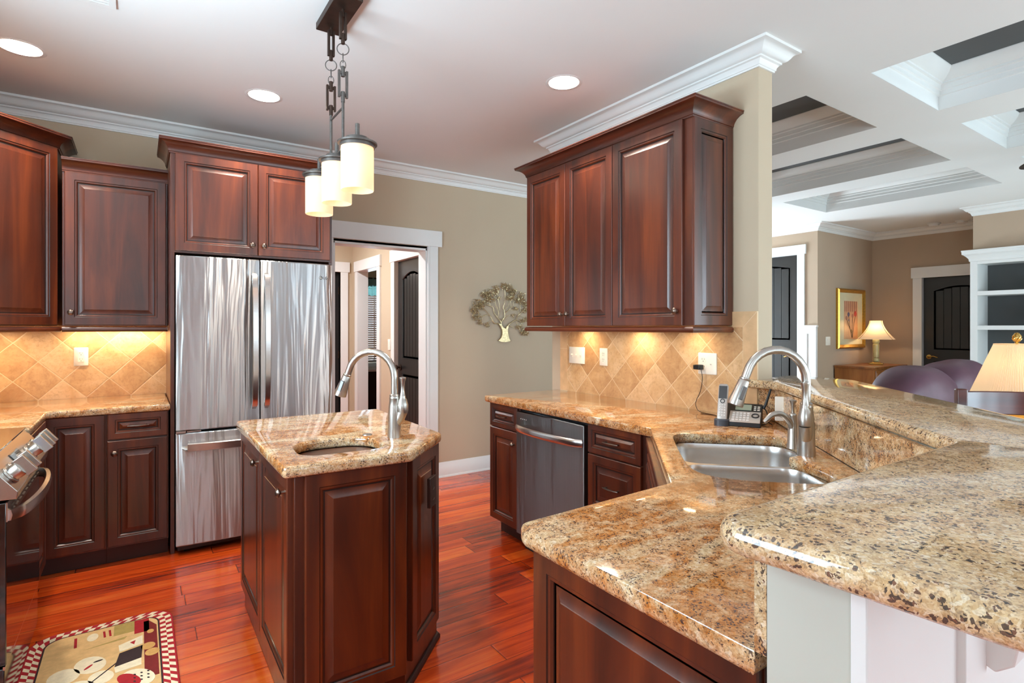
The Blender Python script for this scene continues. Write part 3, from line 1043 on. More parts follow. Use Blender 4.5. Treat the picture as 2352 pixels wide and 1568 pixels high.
# --- island
IB = [(0.43, 1.925), (0.822, 1.925), (1.082, 2.185), (1.082, 2.955), (0.43, 2.955)]
t = thing('island_cabinet', 'small dark cherry kitchen island with clipped corner in the middle of the floor', 'island', (0.75, 2.45, 0))
rel = [(x - 0.75, y - 2.45) for x, y in IB]
mb = MB().slab(rel, [], [(0, 0.866), (0, 0.11)])
mb.slab(inset(rel, 0.0), [], [(0.0, 0.11), (0.0, 0.0)], 0)
body = mb.build('body', M['cherry'], parent=t, bevel=0.0015)


def side_panel(parent, p0, rz, x0, z0, w, h, name, stile=0.07, kn=None):
    rings = [(0, 0), (0, -T + 0.003), (0.003, -T), (stile - 0.016, -T), (stile - 0.013, -T + 0.003), (stile - 0.006, -T + 0.0035), (stile - 0.001, -T + 0.009), (stile, -T + 0.012), (stile + 0.005, -T + 0.012), (stile + 0.03, -T + 0.0035), (stile + 0.0315, -T + 0.002)]
    c, s = math.cos(R(rz)), math.sin(R(rz))
    d = MB().panel(0, 0, w, h, rings, [0, 0, 0, 1, 0, 0, 1, 1, 0, 0]).build(name, [M['cherry'], M['glaze']], parent=parent, loc=(p0[0] + c * x0, p0[1] + s * x0, z0), rot=(0, 0, R(rz)), angle=20)
    if kn:
        knob(d, kn[0], kn[1])
    return d


def rl(x, y):
    return (x - 0.75, y - 2.45)
# front face (looks to the camera), clipped corner, left side with two doors
side_panel(t, rl(0.43, 1.925), 0, 0.03, 0.075, 0.362, 0.79, 'front_panel', 0.062)
side_panel(t, rl(0.822, 1.925), 45, 0.028, 0.10, 0.34 - 0.028, 0.762, 'corner_panel', 0.062)
side_panel(t, rl(1.082, 2.185), 90, 0.02, 0.10, 0.73, 0.762, 'side_panel', 0.07)
side_panel(t, rl(0.43, 2.955), -90, 0.008, 0.112, 0.50, 0.75, 'door', 0.06, kn=(0.47, 0.69))
side_panel(t, rl(0.43, 2.955), -90, 0.513, 0.112, 0.495, 0.75, 'door', 0.06, kn=(0.465, 0.69))
mb = MB()
mb.sweep([(0.0, 0.0), (0.014, 0.0), (0.014, 0.014), (0.008, 0.022), (0.0, 0.024)], [rl(0.43, 2.955), rl(0.43, 2.03)][::-1])
mb.sweep([(0.0, 0.0), (0.014, 0.0), (0.014, 0.014), (0.008, 0.022), (0.0, 0.024)], [rl(0.452, 1.925), rl(0.822, 1.925), rl(1.082, 2.185), rl(1.082, 2.955)])
mb.build('shoe_moulding', M['toe'], parent=t)

IC = [(0.392, 2.975), (0.388, 1.892), (0.833, 1.878), (1.083, 2.14), (1.105, 2.975)]
IC = fillet(IC, [0.02, 0.02, 0.03, 0.03, 0.02], 4)
# sink cutout, a rounded rectangle (clockwise)
cut = fillet([(0.478, 2.02), (0.79, 2.0), (0.80, 2.268), (0.49, 2.288)], [0.07, 0.07, 0.12, 0.12], 7)[::-1]
m = MB().slab(IC, [cut], EDGE)
tag(m.build('countertop', M['granite'], angle=40), 'granite top of the kitchen island with a small sink cut out', 'countertop')
t = thing('bar_sink', 'small undermount steel sink sunk into the island top', 'sink', (0.64, 2.144, 0.866))
rim = inset([(x - 0.64, y - 2.144) for x, y in cut[::-1]], -0.012)
m = MB().slab(rim, [inset(rim, 0.016)[::-1]], [(0, 0.0), (0, -0.002)])
b = inset(rim, 0.016)
m.slab(b, [], [(0.0, 0.0), (0.004, -0.13), (0.02, -0.155), (0.05, -0.162)][::-1], caps=(True, False))
m.build('bowl', M['steel_sink'], parent=t, angle=50)
MB().lathe([(0.001, 0.001), (0.03, 0.001), (0.04, 0.004), (0.042, 0.0)][::-1], (0, 0, -0.1615), 20).build('drain', M['nickel'], parent=t)

# --- partition wall upper
UF = 2.237
t = thing('wall_cabinet', 'large three-door cherry wall cabinet hung on the partition wall', 'cabinet', (UF, 3.096, ZU), -90)
Wu = 1.364
carcass(t, [(0, Wu, 0, XB - UF - 0.002, 0, 1.03)])
d1, d2, d3 = 0.385, 0.385, 0.47
ws = [0.392, 0.392, 0.475]
front(t, 0.006, 0.0, 0.408, 1.02, kn=(0.38, 0.072))
front(t, 0.418, 0.0, 0.413, 1.02, kn=(0.03, 0.072))
front(t, 0.835, 0.0, 0.482, 1.02, kn=(0.45, 0.072))
d = MB().panel(0, 0, XB - UF - 0.004, 1.02, [(0, 0), (0, -0.009), (0.003, -0.012), (0.05, -0.012), (0.053, -0.009), (0.06, -0.0085), (0.065, -0.003), (0.066, 0.0), (0.071, 0.0), (0.096, -0.0085), (0.0975, -0.010)], [0, 0, 0, 1, 0, 0, 1, 1, 0, 0]).build('end_panel', [M['cherry'], M['glaze']], parent=t, loc=(Wu, 0.0, 0.0), rot=(0, 0, R(90)), angle=20)
cab_crown(t, [(0, XB - UF), (0, 0), (Wu, 0), (Wu, XB - UF)], 1.018, 1.05, 0.78)
light_rail(t, [(0, XB - UF), (0, 0), (Wu, 0), (Wu, XB - UF)], -0.036)

# --- partition wall base run
PF = 1.945
t = thing('base_cabinet', 'cherry base cabinet at the far end of the run, left of the dishwasher', 'cabinet', (PF, 3.105, 0), -90)
carcass(t, [(0, 0.322, 0, 0.555, 0.1, 0.866), (0.0, 0.322, 0.07, 0.555, 0, 0.1, 1)])
front(t, 0.004, 0.715, 0.314, 0.148, 0.045, 'drawer', pl=0.0, rise=0.016)
front(t, 0.004, 0.112, 0.314, 0.596, 0.058, kn=(0.285, 0.52))
t = thing('base_cabinet', 'cherry base cabinet of drawers to the right of the dishwasher', 'cabinet', (PF, 2.155, 0), -90)
carcass(t, [(0, 0.41, 0, 0.555, 0.1, 0.866), (0, 0.41, 0.07, 0.555, 0, 0.1, 1)])
front(t, 0.012, 0.715, 0.362, 0.148, 0.045, 'drawer', pl=0.0, rise=0.016)
front(t, 0.012, 0.42, 0.362, 0.288, 0.055, 'drawer', pl=0.0)
front(t, 0.012, 0.112, 0.362, 0.30, 0.055, 'drawer', pl=0.0)
Ld = math.hypot(PF - 1.325, PF - 1.325)
t = thing('base_cabinet', 'diagonal cherry sink base cabinet tucked into the inside corner of the worktop', 'cabinet', (PF, 1.742, 0), -135)
mb = MB().box(0, 0.03, 0, 0.02, 0.1, 0.866).box(0.03, Ld, 0, 0.02, 0.1, 0.866).box(0, Ld, 0.06, 0.075, 0, 0.1, 1)
mb.build('body', [M['cherry'], M['toe']], parent=t)
front(t, 0.05, 0.112, (Ld - 0.1) / 2 - 0.002, 0.60, 0.055, kn=((Ld - 0.1) / 2 - 0.03, 0.54))
front(t, 0.05 + (Ld - 0.1) / 2 + 0.002, 0.112, (Ld - 0.1) / 2 - 0.002, 0.60, 0.055, kn=(0.03, 0.54))
front(t, 0.05, 0.72, Ld - 0.1, 0.143, 0.045, 'false_drawer', rise=0.016)
# end cabinet under the near worktop
t = thing('base_cabinet', 'cherry end cabinet in the foreground under the worktop, its paneled side facing us', 'cabinet', (0.76, 1.022, 0), -90)
carcass(t, [(0, 0.562, 0.0, 0.56, 0.0, 0.866)])
d = MB().panel(0, 0, 0.555, 0.846, [(0, 0), (0, -0.009), (0.003, -0.012), (0.05, -0.012), (0.053, -0.009), (0.06, -0.0085), (0.065, -0.003), (0.066, 0.0), (0.071, 0.0), (0.096, -0.0085), (0.0975, -0.010)], [0, 0, 0, 1, 0, 0, 1, 1, 0, 0]).build('end_panel', [M['cherry'], M['glaze']], parent=t, loc=(0.003, 0.0, 0.018), angle=20)

# --- dishwasher
t = thing('dishwasher', 'black stainless dishwasher with a curved bar handle between two base cabinets', 'dishwasher', (PF, 2.779, 0), -90)
Wd = 0.618
MB().box(0.004, Wd - 0.004, 0.012, 0.55, 0.09, 0.855).build('tub', M['black'], parent=t)
MB().box(0.0, Wd, -0.03, 0.012, 0.105, 0.846).build('door', M['steel_dark'], parent=t, bevel=0.004)
MB().box(0.01, Wd - 0.01, 0.03, 0.05, 0.0, 0.1).build('kick_plate', M['black'], parent=t)
m = MB()
pts = [(0.012 + (Wd - 0.024) * i / 20, -0.034 - 0.048 * (1 - (2 * i / 20 - 1) ** 2) ** 0.55, 0.752) for i in range(21)]
m.tube([(p[0], p[1], p[2]) for p in pts], 0.021, 10, sq=1.0)
for v in m.v:
    k = -0.034 - 0.048 * max(0, (1 - ((v.x - 0.012) / (Wd - 0.024) * 2 - 1) ** 2)) ** 0.55
    v.y = k + (v.y - k) * 0.36
m.build('handle', M['steel_h'], parent=t, angle=40)
m = MB()
for i in range(4):
    m.lathe([(0.003, 0), (0.003, 0.001)], (0, 0, 0), 8, 0, Matrix.Translation((0.05 + 0.018 * i, -0.0295, 0.806)) @ Matrix.Rotation(R(90), 4, 'X'))
m.build('indicator_lights', M['plastic'], parent=t)

# --- refrigerator
FX0, FX1, FY = 0.184, 1.098, 3.80
t = thing('refrigerator', 'stainless steel french door refrigerator with bottom freezer drawer', 'refrigerator', (FX0, FY, 0))
Wr = FX1 - FX0
MB().box(0.004, Wr - 0.004, 0.085, 0.66, 0.03, 1.765).build('case', plain('fridge_case', lin(70, 70, 72), 0.45), parent=t)
zb, zm, zt = 0.055, 0.728, 1.787


def bowed(name, x0, x1, z0, z1, bow=0.012, nx=14):
    """a door slab whose face is gently bowed towards the room"""
    vs, fs = [], []
    cols = []
    for i in range(nx + 1):
        x = x0 + (x1 - x0) * i / nx
        u = (x - Wr / 2) / (Wr / 2)
        y = bow * (u * u) * 1.0
        e = min(i, nx - i)
        if e == 0:
            y += 0.006
        cols.append((x, y))
    n = len(cols)
    zz = [z0, z0 + 0.006, z1 - 0.006, z1]
    yo = [0.006, 0, 0, 0.006]
    for z, o in zip(zz, yo):
        for x, y in cols:
            vs.append((x, y + o, z))
    for r in range(3):
        for i in range(n - 1):
            fs.append((r * n + i, r * n + i + 1, (r + 1) * n + i + 1, (r + 1) * n + i))
    b = len(vs)
    for z in (z0, z1):
        for x in (x0, x1):
            vs.append((x, 0.08, z))
    fs.append((b + 2, b + 3, b + 1, b))
    fs.append(tuple(range(n))[::-1] + (b, b + 1))
    fs.append(tuple(3 * n + i for i in range(n)) + (b + 3, b + 2))
    fs.append((0, n, 2 * n, 3 * n, b + 2, b))
    fs.append((n - 1, b + 1, b + 3, 4 * n - 1, 3 * n - 1, 2 * n - 1))
    return MB().add(vs, fs).build(name, M['steel'], parent=t, angle=40)


dl = bowed('door', 0, Wr / 2 - 0.004, zm + 0.014, zt)
dr = bowed('door', Wr / 2 + 0.004, Wr, zm + 0.014, zt)
fd = bowed('freezer_drawer', 0, Wr, zb, zm)
tag(fd, 'bottom freezer drawer')


def bar_handle(parent, pts, wid, thk, name='handle'):
    m = MB()
    n = len(pts)
    vs, fs = [], []
    for i, p in enumerate(pts):
        a, b = Vector(pts[max(i - 1, 0)]), Vector(pts[min(i + 1, n - 1)])
        tg = (b - a).normalized()
        side = Vector((1, 0, 0)) if abs(tg.x) < 0.7 else Vector((0, 0, 1))
        out = side.cross(tg).normalized()
        if out.y > 0:
            out = -out
        w_ = wid * (0.75 if i in (0, n - 1) else 1)
        for sx, so in ((-1, 0), (-0.8, 1), (0.8, 1), (1, 0), (0.8, -1), (-0.8, -1)):
            vs.append(Vector(p) + side * (sx * w_ / 2) + out * (so * thk / 2))
    for i in range(n - 1):
        for k in range(6):
            j = (k + 1) % 6
            fs.append((i * 6 + k, i * 6 + j, (i + 1) * 6 + j, (i + 1) * 6 + k))
    fs.append(tuple(range(6))[::-1])
    fs.append(tuple((n - 1) * 6 + k for k in range(6)))
    m.add(vs, fs)
    bm = m.build(name, M['steel_h'], parent=parent, angle=45)
    return bm


for par, xx in ((dl, Wr / 2 - 0.036), (dr, Wr / 2 + 0.036)):
    pts = [(xx, 0.004, 1.70), (xx, -0.03, 1.678), (xx, -0.045, 1.60)] + [(xx, -0.05 - 0.014 * math.sin(math.pi * i / 8), 1.60 - 0.66 * i / 8) for i in range(1, 8)] + [(xx, -0.045, 0.93), (xx, -0.03, 0.872), (xx, 0.004, 0.85)]
    bar_handle(par, pts, 0.036, 0.014)
pts = [(0.045, 0.006, 0.645), (0.06, -0.02, 0.645), (0.11, -0.032, 0.645)] + [(0.11 + (Wr - 0.22) * i / 8, -0.036 - 0.012 * math.sin(math.pi * i / 8), 0.645) for i in range(1, 8)] + [(Wr - 0.11, -0.032, 0.645), (Wr - 0.06, -0.02, 0.645), (Wr - 0.045, 0.006, 0.645)]
bar_handle(fd, pts, 0.05, 0.014)
m = MB()
m.box(0.0, 0.05, 0.012, 0.06, zm + 0.001, zm + 0.013)
m.box(0.055, 0.13, 0.012, 0.05, zm + 0.003, zm + 0.011)
m.box(Wr - 0.05, Wr, 0.012, 0.06, zm + 0.001, zm + 0.013)
m.build('hinge', M['nickel'], parent=t)
m = MB()
m.box(0.01, Wr - 0.01, 0.05, 0.11, 0.022, 0.05)
for xx in (0.06, Wr - 0.06):
    m.lathe([(0.022, 0), (0.022, 0.03)], (0, 0, 0), 14, 0, Matrix.Translation((xx - 0.015, 0.09, 0.022)) @ Matrix.Rotation(R(90), 4, 'Y'))
m.build('base_grille', M['black'], parent=t)
# the maker's mark on the right door: round badge and two letters
m = MB()
bx, bz, by = Wr - 0.078, 1.693, 0.0083
m.ring((bx, by, bz), 0.0112, 0.0012, (0, 1, 0), 24, 6)
m.lathe([(0.001, 0), (0.0105, 0), (0.0105, 0.0008)], (0, 0, 0), 24, 0, Matrix.Translation((bx, by + 0.0006, bz)) @ Matrix.Rotation(R(90), 4, 'X'))
def stroke(mm, pts, r=0.0014):
    mm.tube([(x, by - 0.0002, z) for x, z in pts], r, 6)
lx = bx + 0.0175
stroke(m, [(lx, bz + 0.008), (lx, bz - 0.008), (lx + 0.009, bz - 0.008)])
gx = lx + 0.02
stroke(m, [(gx + 0.0075 * math.cos(R(a)), bz + 0.0082 * math.sin(R(a))) for a in range(45, 341, 25)] + [(gx + 0.0075, bz - 0.003), (gx + 0.0075, bz - 0.0005), (gx + 0.001, bz - 0.0005)])
m2 = MB()
stroke(m2, [(bx - 0.0055, bz + 0.0045), (bx - 0.0055, bz + 0.0035)], 0.0014)
m2.tube([(bx - 0.0002, by - 0.001, bz + 0.005), (bx - 0.0002, by - 0.001, bz - 0.0045), (bx + 0.004, by - 0.001, bz - 0.0045)], 0.0008, 6)
m2.tube([(bx + 0.0065 * math.cos(R(a)), by - 0.001, bz + 0.0065 * math.sin(R(a))) for a in range(60, 361, 25)] + [(bx + 0.002, by - 0.001, bz)], 0.0008, 6)
lg = m.build('badge', plain('badge_gray', lin(66, 64, 66), 0.4), parent=dr)
m2.build('badge_mark', M['plastic'], parent=dr)

# --- range on the left wall (its front looks to +x)
t = thing('range', 'slide-in stainless electric range with knobs at the left edge', 'stove', (-0.405, 2.50, 0), 90)
Wg = 0.756
MB().box(0, Wg, 0.02, 0.63, 0.03, 0.905).build('body', M['steel_dark'], parent=t)
m = MB().box(-0.008, Wg + 0.004, 0.012, 0.63, 0.905, 0.914)
ct = m.build('cooktop', M['cooktop'], parent=t, bevel=0.002)
m = MB()
for x, y, r in ((0.2, 0.17, 0.1), (0.2, 0.45, 0.08), (0.55, 0.17, 0.08), (0.55, 0.45, 0.11)):
    m.ring((x, y, 0.9142), r, 0.0008, (0, 0, 1), 40, 4)
m.build('burner_ring', plain('burner_print', lin(120, 116, 112), 0.4), parent=ct)
# sloped control panel
m = MB()
vs = [(0, 0.02, 0.91), (0, -0.065, 0.80), (0, -0.062, 0.775), (0, 0.02, 0.775)]
vs = [(0.0, y, z) for _, y, z in vs] + [(Wg, y, z) for _, y, z in vs]
m.add(vs, [(0, 1, 5, 4), (1, 2, 6, 5), (2, 3, 7, 6), (3, 0, 4, 7), (3, 2, 1, 0), (4, 5, 6, 7)])
cp = m.build('control_panel', M['steel_h'], parent=t, bevel=0.002)
nrm = Vector((0, -0.11, 0.085)).normalized()
rotk = Vector((0, 0, 1)).rotation_difference(nrm).to_matrix().to_4x4()
def on_panel(x, k):
    return Vector((x, 0.02 - 0.085 * k, 0.91 - 0.11 * k))
for x in (0.075, 0.165, 0.50, 0.59, 0.68):
    m = MB()
    m.lathe([(0.033, 0.0), (0.033, 0.006), (0.027, 0.009), (0.0275, 0.036), (0.026, 0.04), (0.001, 0.04)], (0, 0, 0), 24)
    m.box(-0.0105, 0.0105, -0.034, 0.034, 0.036, 0.07)
    o = m.build('knob', M['nickel'], parent=cp, angle=30, bevel=0.0015)
    o.location = on_panel(x, 0.62)
    o.rotation_euler = rotk.to_euler()
m = MB().box(-0.075, 0.075, -0.04, 0.04, 0.0005, 0.003)
o = m.build('display', M['oven_glass'], parent=cp)
o.location = on_panel(0.335, 0.55)
o.rotation_euler = rotk.to_euler()
dz = MB().box(-0.022, 0.022, -0.012, 0.012, 0.003, 0.0035).build('clock', emit('clock_glow', (0.12, 0.2, 1.0, 1), 1.2, (0.02, 0.02, 0.05, 1)), parent=cp)
dz.location = o.location
dz.rotation_euler = o.rotation_euler
# oven door with vent slots, drawer and bowed handle
m = MB().box(0.004, Wg - 0.004, -0.035, 0.02, 0.215, 0.765)
od = m.build('oven_door', M['oven_glass'], parent=t, bevel=0.003)
m = MB().box(0.004, Wg - 0.004, -0.038, -0.034, 0.70, 0.765)
sk = m.build('vent_trim', M['steel_h'], parent=od)
m = MB()
for r in range(3):
    for i in range(9):
        m.tube([(0.07 + 0.07 * i + 0.006 * r, -0.0385, 0.752 - 0.016 * r), (0.115 + 0.07 * i + 0.006 * r, -0.0385, 0.752 - 0.016 * r)], 0.003, 6)
m.build('vent_slots', M['slot'], parent=od)
m = MB()
N_ = 24
path = [(0.03 + (Wg - 0.06) * i / N_, -0.035 - 0.06 * (1 - (2 * i / N_ - 1) ** 2) ** 0.5, 0.715) for i in range(N_ + 1)]
vs, fs = [], []
for p in path:
    for dy, dz_ in ((-0.008, -0.024), (-0.012, 0.0), (-0.008, 0.024), (0.006, 0.026), (0.010, 0.0), (0.006, -0.026)):
        vs.append((p[0], p[1] + dy, p[2] + dz_ * 0.75))
for i in range(N_):
    for k in range(6):
        j = (k + 1) % 6
        fs.append((i * 6 + k, (i + 1) * 6 + k, (i + 1) * 6 + j, i * 6 + j)[::-1])
fs.append(tuple(range(6))); fs.append(tuple(N_ * 6 + k for k in range(6))[::-1])
m.add(vs, fs)
m.build('handle', M['steel_h'], parent=od, angle=50)
MB().box(0.004, Wg - 0.004, -0.03, 0.02, 0.035, 0.205).build('storage_drawer', M['oven_glass'], parent=t, bevel=0.003)
MB().box(0.004, Wg - 0.004, -0.032, -0.026, 0.2, 0.212).build('drawer_trim', M['steel_h'], parent=t)
# ------------------------------------------------------------------ peninsula worktop, sink, bar
U_, W_ = Vector((-0.7071, -0.7071)), Vector((0.7071, -0.7071))
SO = Vector((1.905, 1.702))


def uw(u, w):
    p = SO + U_ * u + W_ * w
    return (p.x, p.y)


RD = 1.055       # diagonal riser face: x - y
RY = 0.450       # straight riser face
PC = [(XB - 0.012, 3.15), (1.907, 3.15), (1.905, 1.702), (1.289, 1.078), (0.717, 1.05), (0.717, RY), (RY + RD, RY), (XB - 0.005, XB - 0.005 - RD), (XB - 0.005, 1.54), (XB - 0.012, 1.54)]
PC = fillet(PC, [0, 0.02, 0.012, 0.012, 0.045, 0, 0, 0, 0, 0], 5)
# double sink cutout (clockwise when seen from above), waisted behind the divider
ccw = [(0.092, 0.16), (0.094, 0.48), (0.12, 0.525), (0.20, 0.535), (0.33, 0.532), (0.40, 0.515), (0.445, 0.470), (0.463, 0.448), (0.49, 0.452), (0.55, 0.485), (0.62, 0.508), (0.70, 0.512), (0.77, 0.49), (0.806, 0.43), (0.81, 0.33), (0.806, 0.22), (0.77, 0.135), (0.70, 0.095), (0.60, 0.083), (0.45, 0.08), (0.3, 0.08), (0.16, 0.085), (0.108, 0.11)]
cc = [Vector(uw(u, w)) for u, w in ccw]


def smooth_closed(P, n=4):
    out, L = [], len(P)
    for i in range(L):
        a, b, c, d = P[i - 1], P[i], P[(i + 1) % L], P[(i + 2) % L]
        for k in range(n):
            t_ = k / n
            out.append(0.5 * ((2 * b) + (c - a) * t_ + (2 * a - 5 * b + 4 * c - d) * t_ * t_ + (3 * b - a - 3 * c + d) * t_ ** 3))
    return [(p.x, p.y) for p in out]


def signed(l):
    return sum(l[i - 1][0] * l[i][1] - l[i][0] * l[i - 1][1] for i in range(len(l)))


cutc = smooth_closed(cc)
if signed(cutc) > 0:
    cutc = cutc[::-1]
EDGE_IN = [(0.006, 0.905), (0.002, 0.903), (0.0, 0.898), (0.0, 0.866)]
EDGE2 = [(0.006, 0.905), (0.002, 0.9035), (0.0, 0.899), (0.0, 0.878), (0.002, 0.872), (0.006, 0.866)]
m = MB().slab(PC, [cutc], EDGE2)
tag(m.build('countertop', M['granite'], angle=40), 'golden granite worktop of the peninsula with the double sink cut into it', 'countertop')

sc_ = uw(0.45, 0.3)
t = thing('kitchen_sink', 'stainless steel double bowl undermount sink in the peninsula worktop', 'sink', (sc_[0], sc_[1], 0.866))
def loc_(pts):
    return [(p[0] - sc_[0], p[1] - sc_[1]) for p in pts]
b1 = fillet([uw(0.096, 0.088), uw(0.452, 0.085), uw(0.452, 0.535), uw(0.096, 0.54)], [0.09, 0.07, 0.13, 0.10], 8)
b2 = fillet([uw(0.476, 0.085), uw(0.808, 0.085), uw(0.808, 0.515), uw(0.476, 0.475)], [0.07, 0.14, 0.13, 0.07], 8)
for nm, bb, dp in (('left_bowl', b1, 0.2), ('right_bowl', b2, 0.2)):
    if signed(bb) < 0:
        bb = bb[::-1]
    bb = loc_(bb)
    m = MB()
    m.slab(bb, [], [(0.06, -dp), (0.025, -dp + 0.006), (0.008, -dp + 0.03), (0.001, -0.03), (0.0, -0.01), (-0.003, -0.0012)], caps=(True, False))
    o = m.build('bowl', M['steel_sink'], parent=t, angle=50)
    cxy = (sum(p[0] for p in bb) / len(bb), sum(p[1] for p in bb) / len(bb))
    MB().lathe([(0.042, 0.0), (0.04, 0.004), (0.03, 0.001), (0.001, 0.001)], (cxy[0], cxy[1], -dp), 20).build('drain', M['nickel'], parent=t)
full = cutc[::-1]
fl_out = loc_(inset(full, -0.02))
def hol(bb):
    bb = loc_(bb if signed(bb) > 0 else bb[::-1])
    return inset(bb, -0.003)[::-1]
m = MB().slab(fl_out, [hol(b1), hol(b2)], [(0, -0.0008), (0, -0.0018)])
m.build('rim', M['steel_sink'], parent=t)
m = MB()
a_, b_ = Vector(uw(0.464, 0.10)), Vector(uw(0.464, 0.455))

# splash riser between worktop and raised bar
XR = XB - 0.004
rs = MB()
path_in = [(0.716, RY), (RY + RD, RY), (XR, XR - RD), (XR, 1.5815)]
th = 0.018
out_ = [(0.716, RY - th), (RY + RD + th * 0.414, RY - th), (XR + th, XR - RD - th * 0.414 - 0.0), (XR + th, 1.5815)]
out_[2] = (XR + th, XR + th - RD - th * 1.414)
rs.slab(path_in + out_[::-1] if signed(path_in + out_[::-1]) > 0 else (path_in + out_[::-1])[::-1], [], [(0, 1.06), (0, 0.9055)])
tag(rs.build('splash_riser', M['granite_riser']), 'upright granite splash behind the sink below the raised bar', 'backsplash')

# pony wall carrying the bar
k2 = th + 0.001
def off_path(d):
    return [(0.716, RY - d), (RY + RD + d * 0.414, RY - d), (2.67 + 0.0, 2.67 - RD - d * 1.414), (2.67, 1.580), (XR + k2, 1.580)]
inner = [(0.716, RY - k2), (RY + RD + k2 * 0.414, RY - k2), (XR + k2, XR + k2 - RD - k2 * 1.414), (XR + k2, 1.580)]
D2 = 0.128
outer = [(0.716, RY - D2), (RY + RD + D2 * 0.414, RY - D2), (2.74, 2.74 - RD - D2 * 1.414), (2.74, 1.580)]
pl = inner + outer[::-1]
if signed(pl) < 0:
    pl = pl[::-1]
struct(MB().slab(pl, [], [(0, 1.06), (0, 0)]).build('wall_pony', M['pony']))
# white paneling on the dining side of the pony wall
D3 = D2 + 0.018
wz = MB()
def strip(x0, x1, z0, z1, d0=D2, d1=D3):
    wz.box(x0, x1, RY - d1, RY - d0 - 0.0005, z0, z1)
strip(0.716, 1.60, 0, 1.06, D2, D2 + 0.006)
for a, b in ((0.714, 0.79), (1.035, 1.125), (1.40, 1.48)):
    strip(a, b, 0, 1.058)
strip(0.79, 1.60, 0.0, 0.14)
wz.box(0.712, 0.716, RY - D3, RY - D2 + 0.0, 0, 1.058)
struct(wz.build('trim_40', M['white'], bevel=0.0015))


def corbel(x, y, rz, label):
    prof = [(0, 0), (0, -0.235), (0.022, -0.245), (0.045, -0.225), (0.055, -0.17), (0.085, -0.115), (0.135, -0.075), (0.178, -0.058), (0.19, -0.035), (0.19, 0)]
    c = MB()
    n_ = len(prof)
    vs = [(-0.028, -a, z) for a, z in prof] + [(0.028, -a, z) for a, z in prof]
    fs = [tuple(range(n_)), tuple(range(2 * n_ - 1, n_ - 1, -1))] + [(i, n_ + i, n_ + (i + 1) % n_, (i + 1) % n_) for i in range(n_)]
    c.add(vs, fs)
    o = c.build('corbel', M['white'], loc=(x, y, 1.058), rot=(0, 0, R(rz)), bevel=0.003)
    return tag(o, label, 'bracket', 'white brackets under the bar overhang')


corbel(1.15, RY - D2 - 0.007, 0, 'white scrolled bracket under the bar overhang, the one nearer the worktop end')
q = Vector((RY + RD + D2 * 0.414, RY - D2))
corbel(1.30, RY - D2 - 0.007, 0, 'white scrolled bracket under the bar overhang, cut by the right picture edge')

# raised bar top
BO = 1.625
BP = [(0.640, 0.478), (1.553, 0.478), (2.50, 1.458), (2.50, 1.63), (XB - 0.006, 1.63), (XB - 0.006, 1.5765), (2.679, 1.5765), (2.679, 1.63), (2.93, 1.63), (2.93, 2.93 - BO), (0.055 + BO, 0.055), (0.668, 0.055)]
BP = fillet(BP, [0.05, 0.03, 0.02, 0.01, 0, 0, 0, 0, 0.06, 0.1, 0.05, 0.12], 6)
if signed(BP) < 0:
    BP = BP[::-1]
zt = 1.10
BE = [(0.016, zt), (0.008, zt - 0.002), (0.003, zt - 0.007), (0.0, zt - 0.016), (0.0, zt - 0.024), (0.003, zt - 0.033), (0.008, zt - 0.038), (0.016, zt - 0.04)]
tag(MB().slab(BP, [], BE).build('breakfast_bar', M['granite_bar'], angle=50), 'raised pale granite breakfast bar top curving across the right foreground', 'countertop')


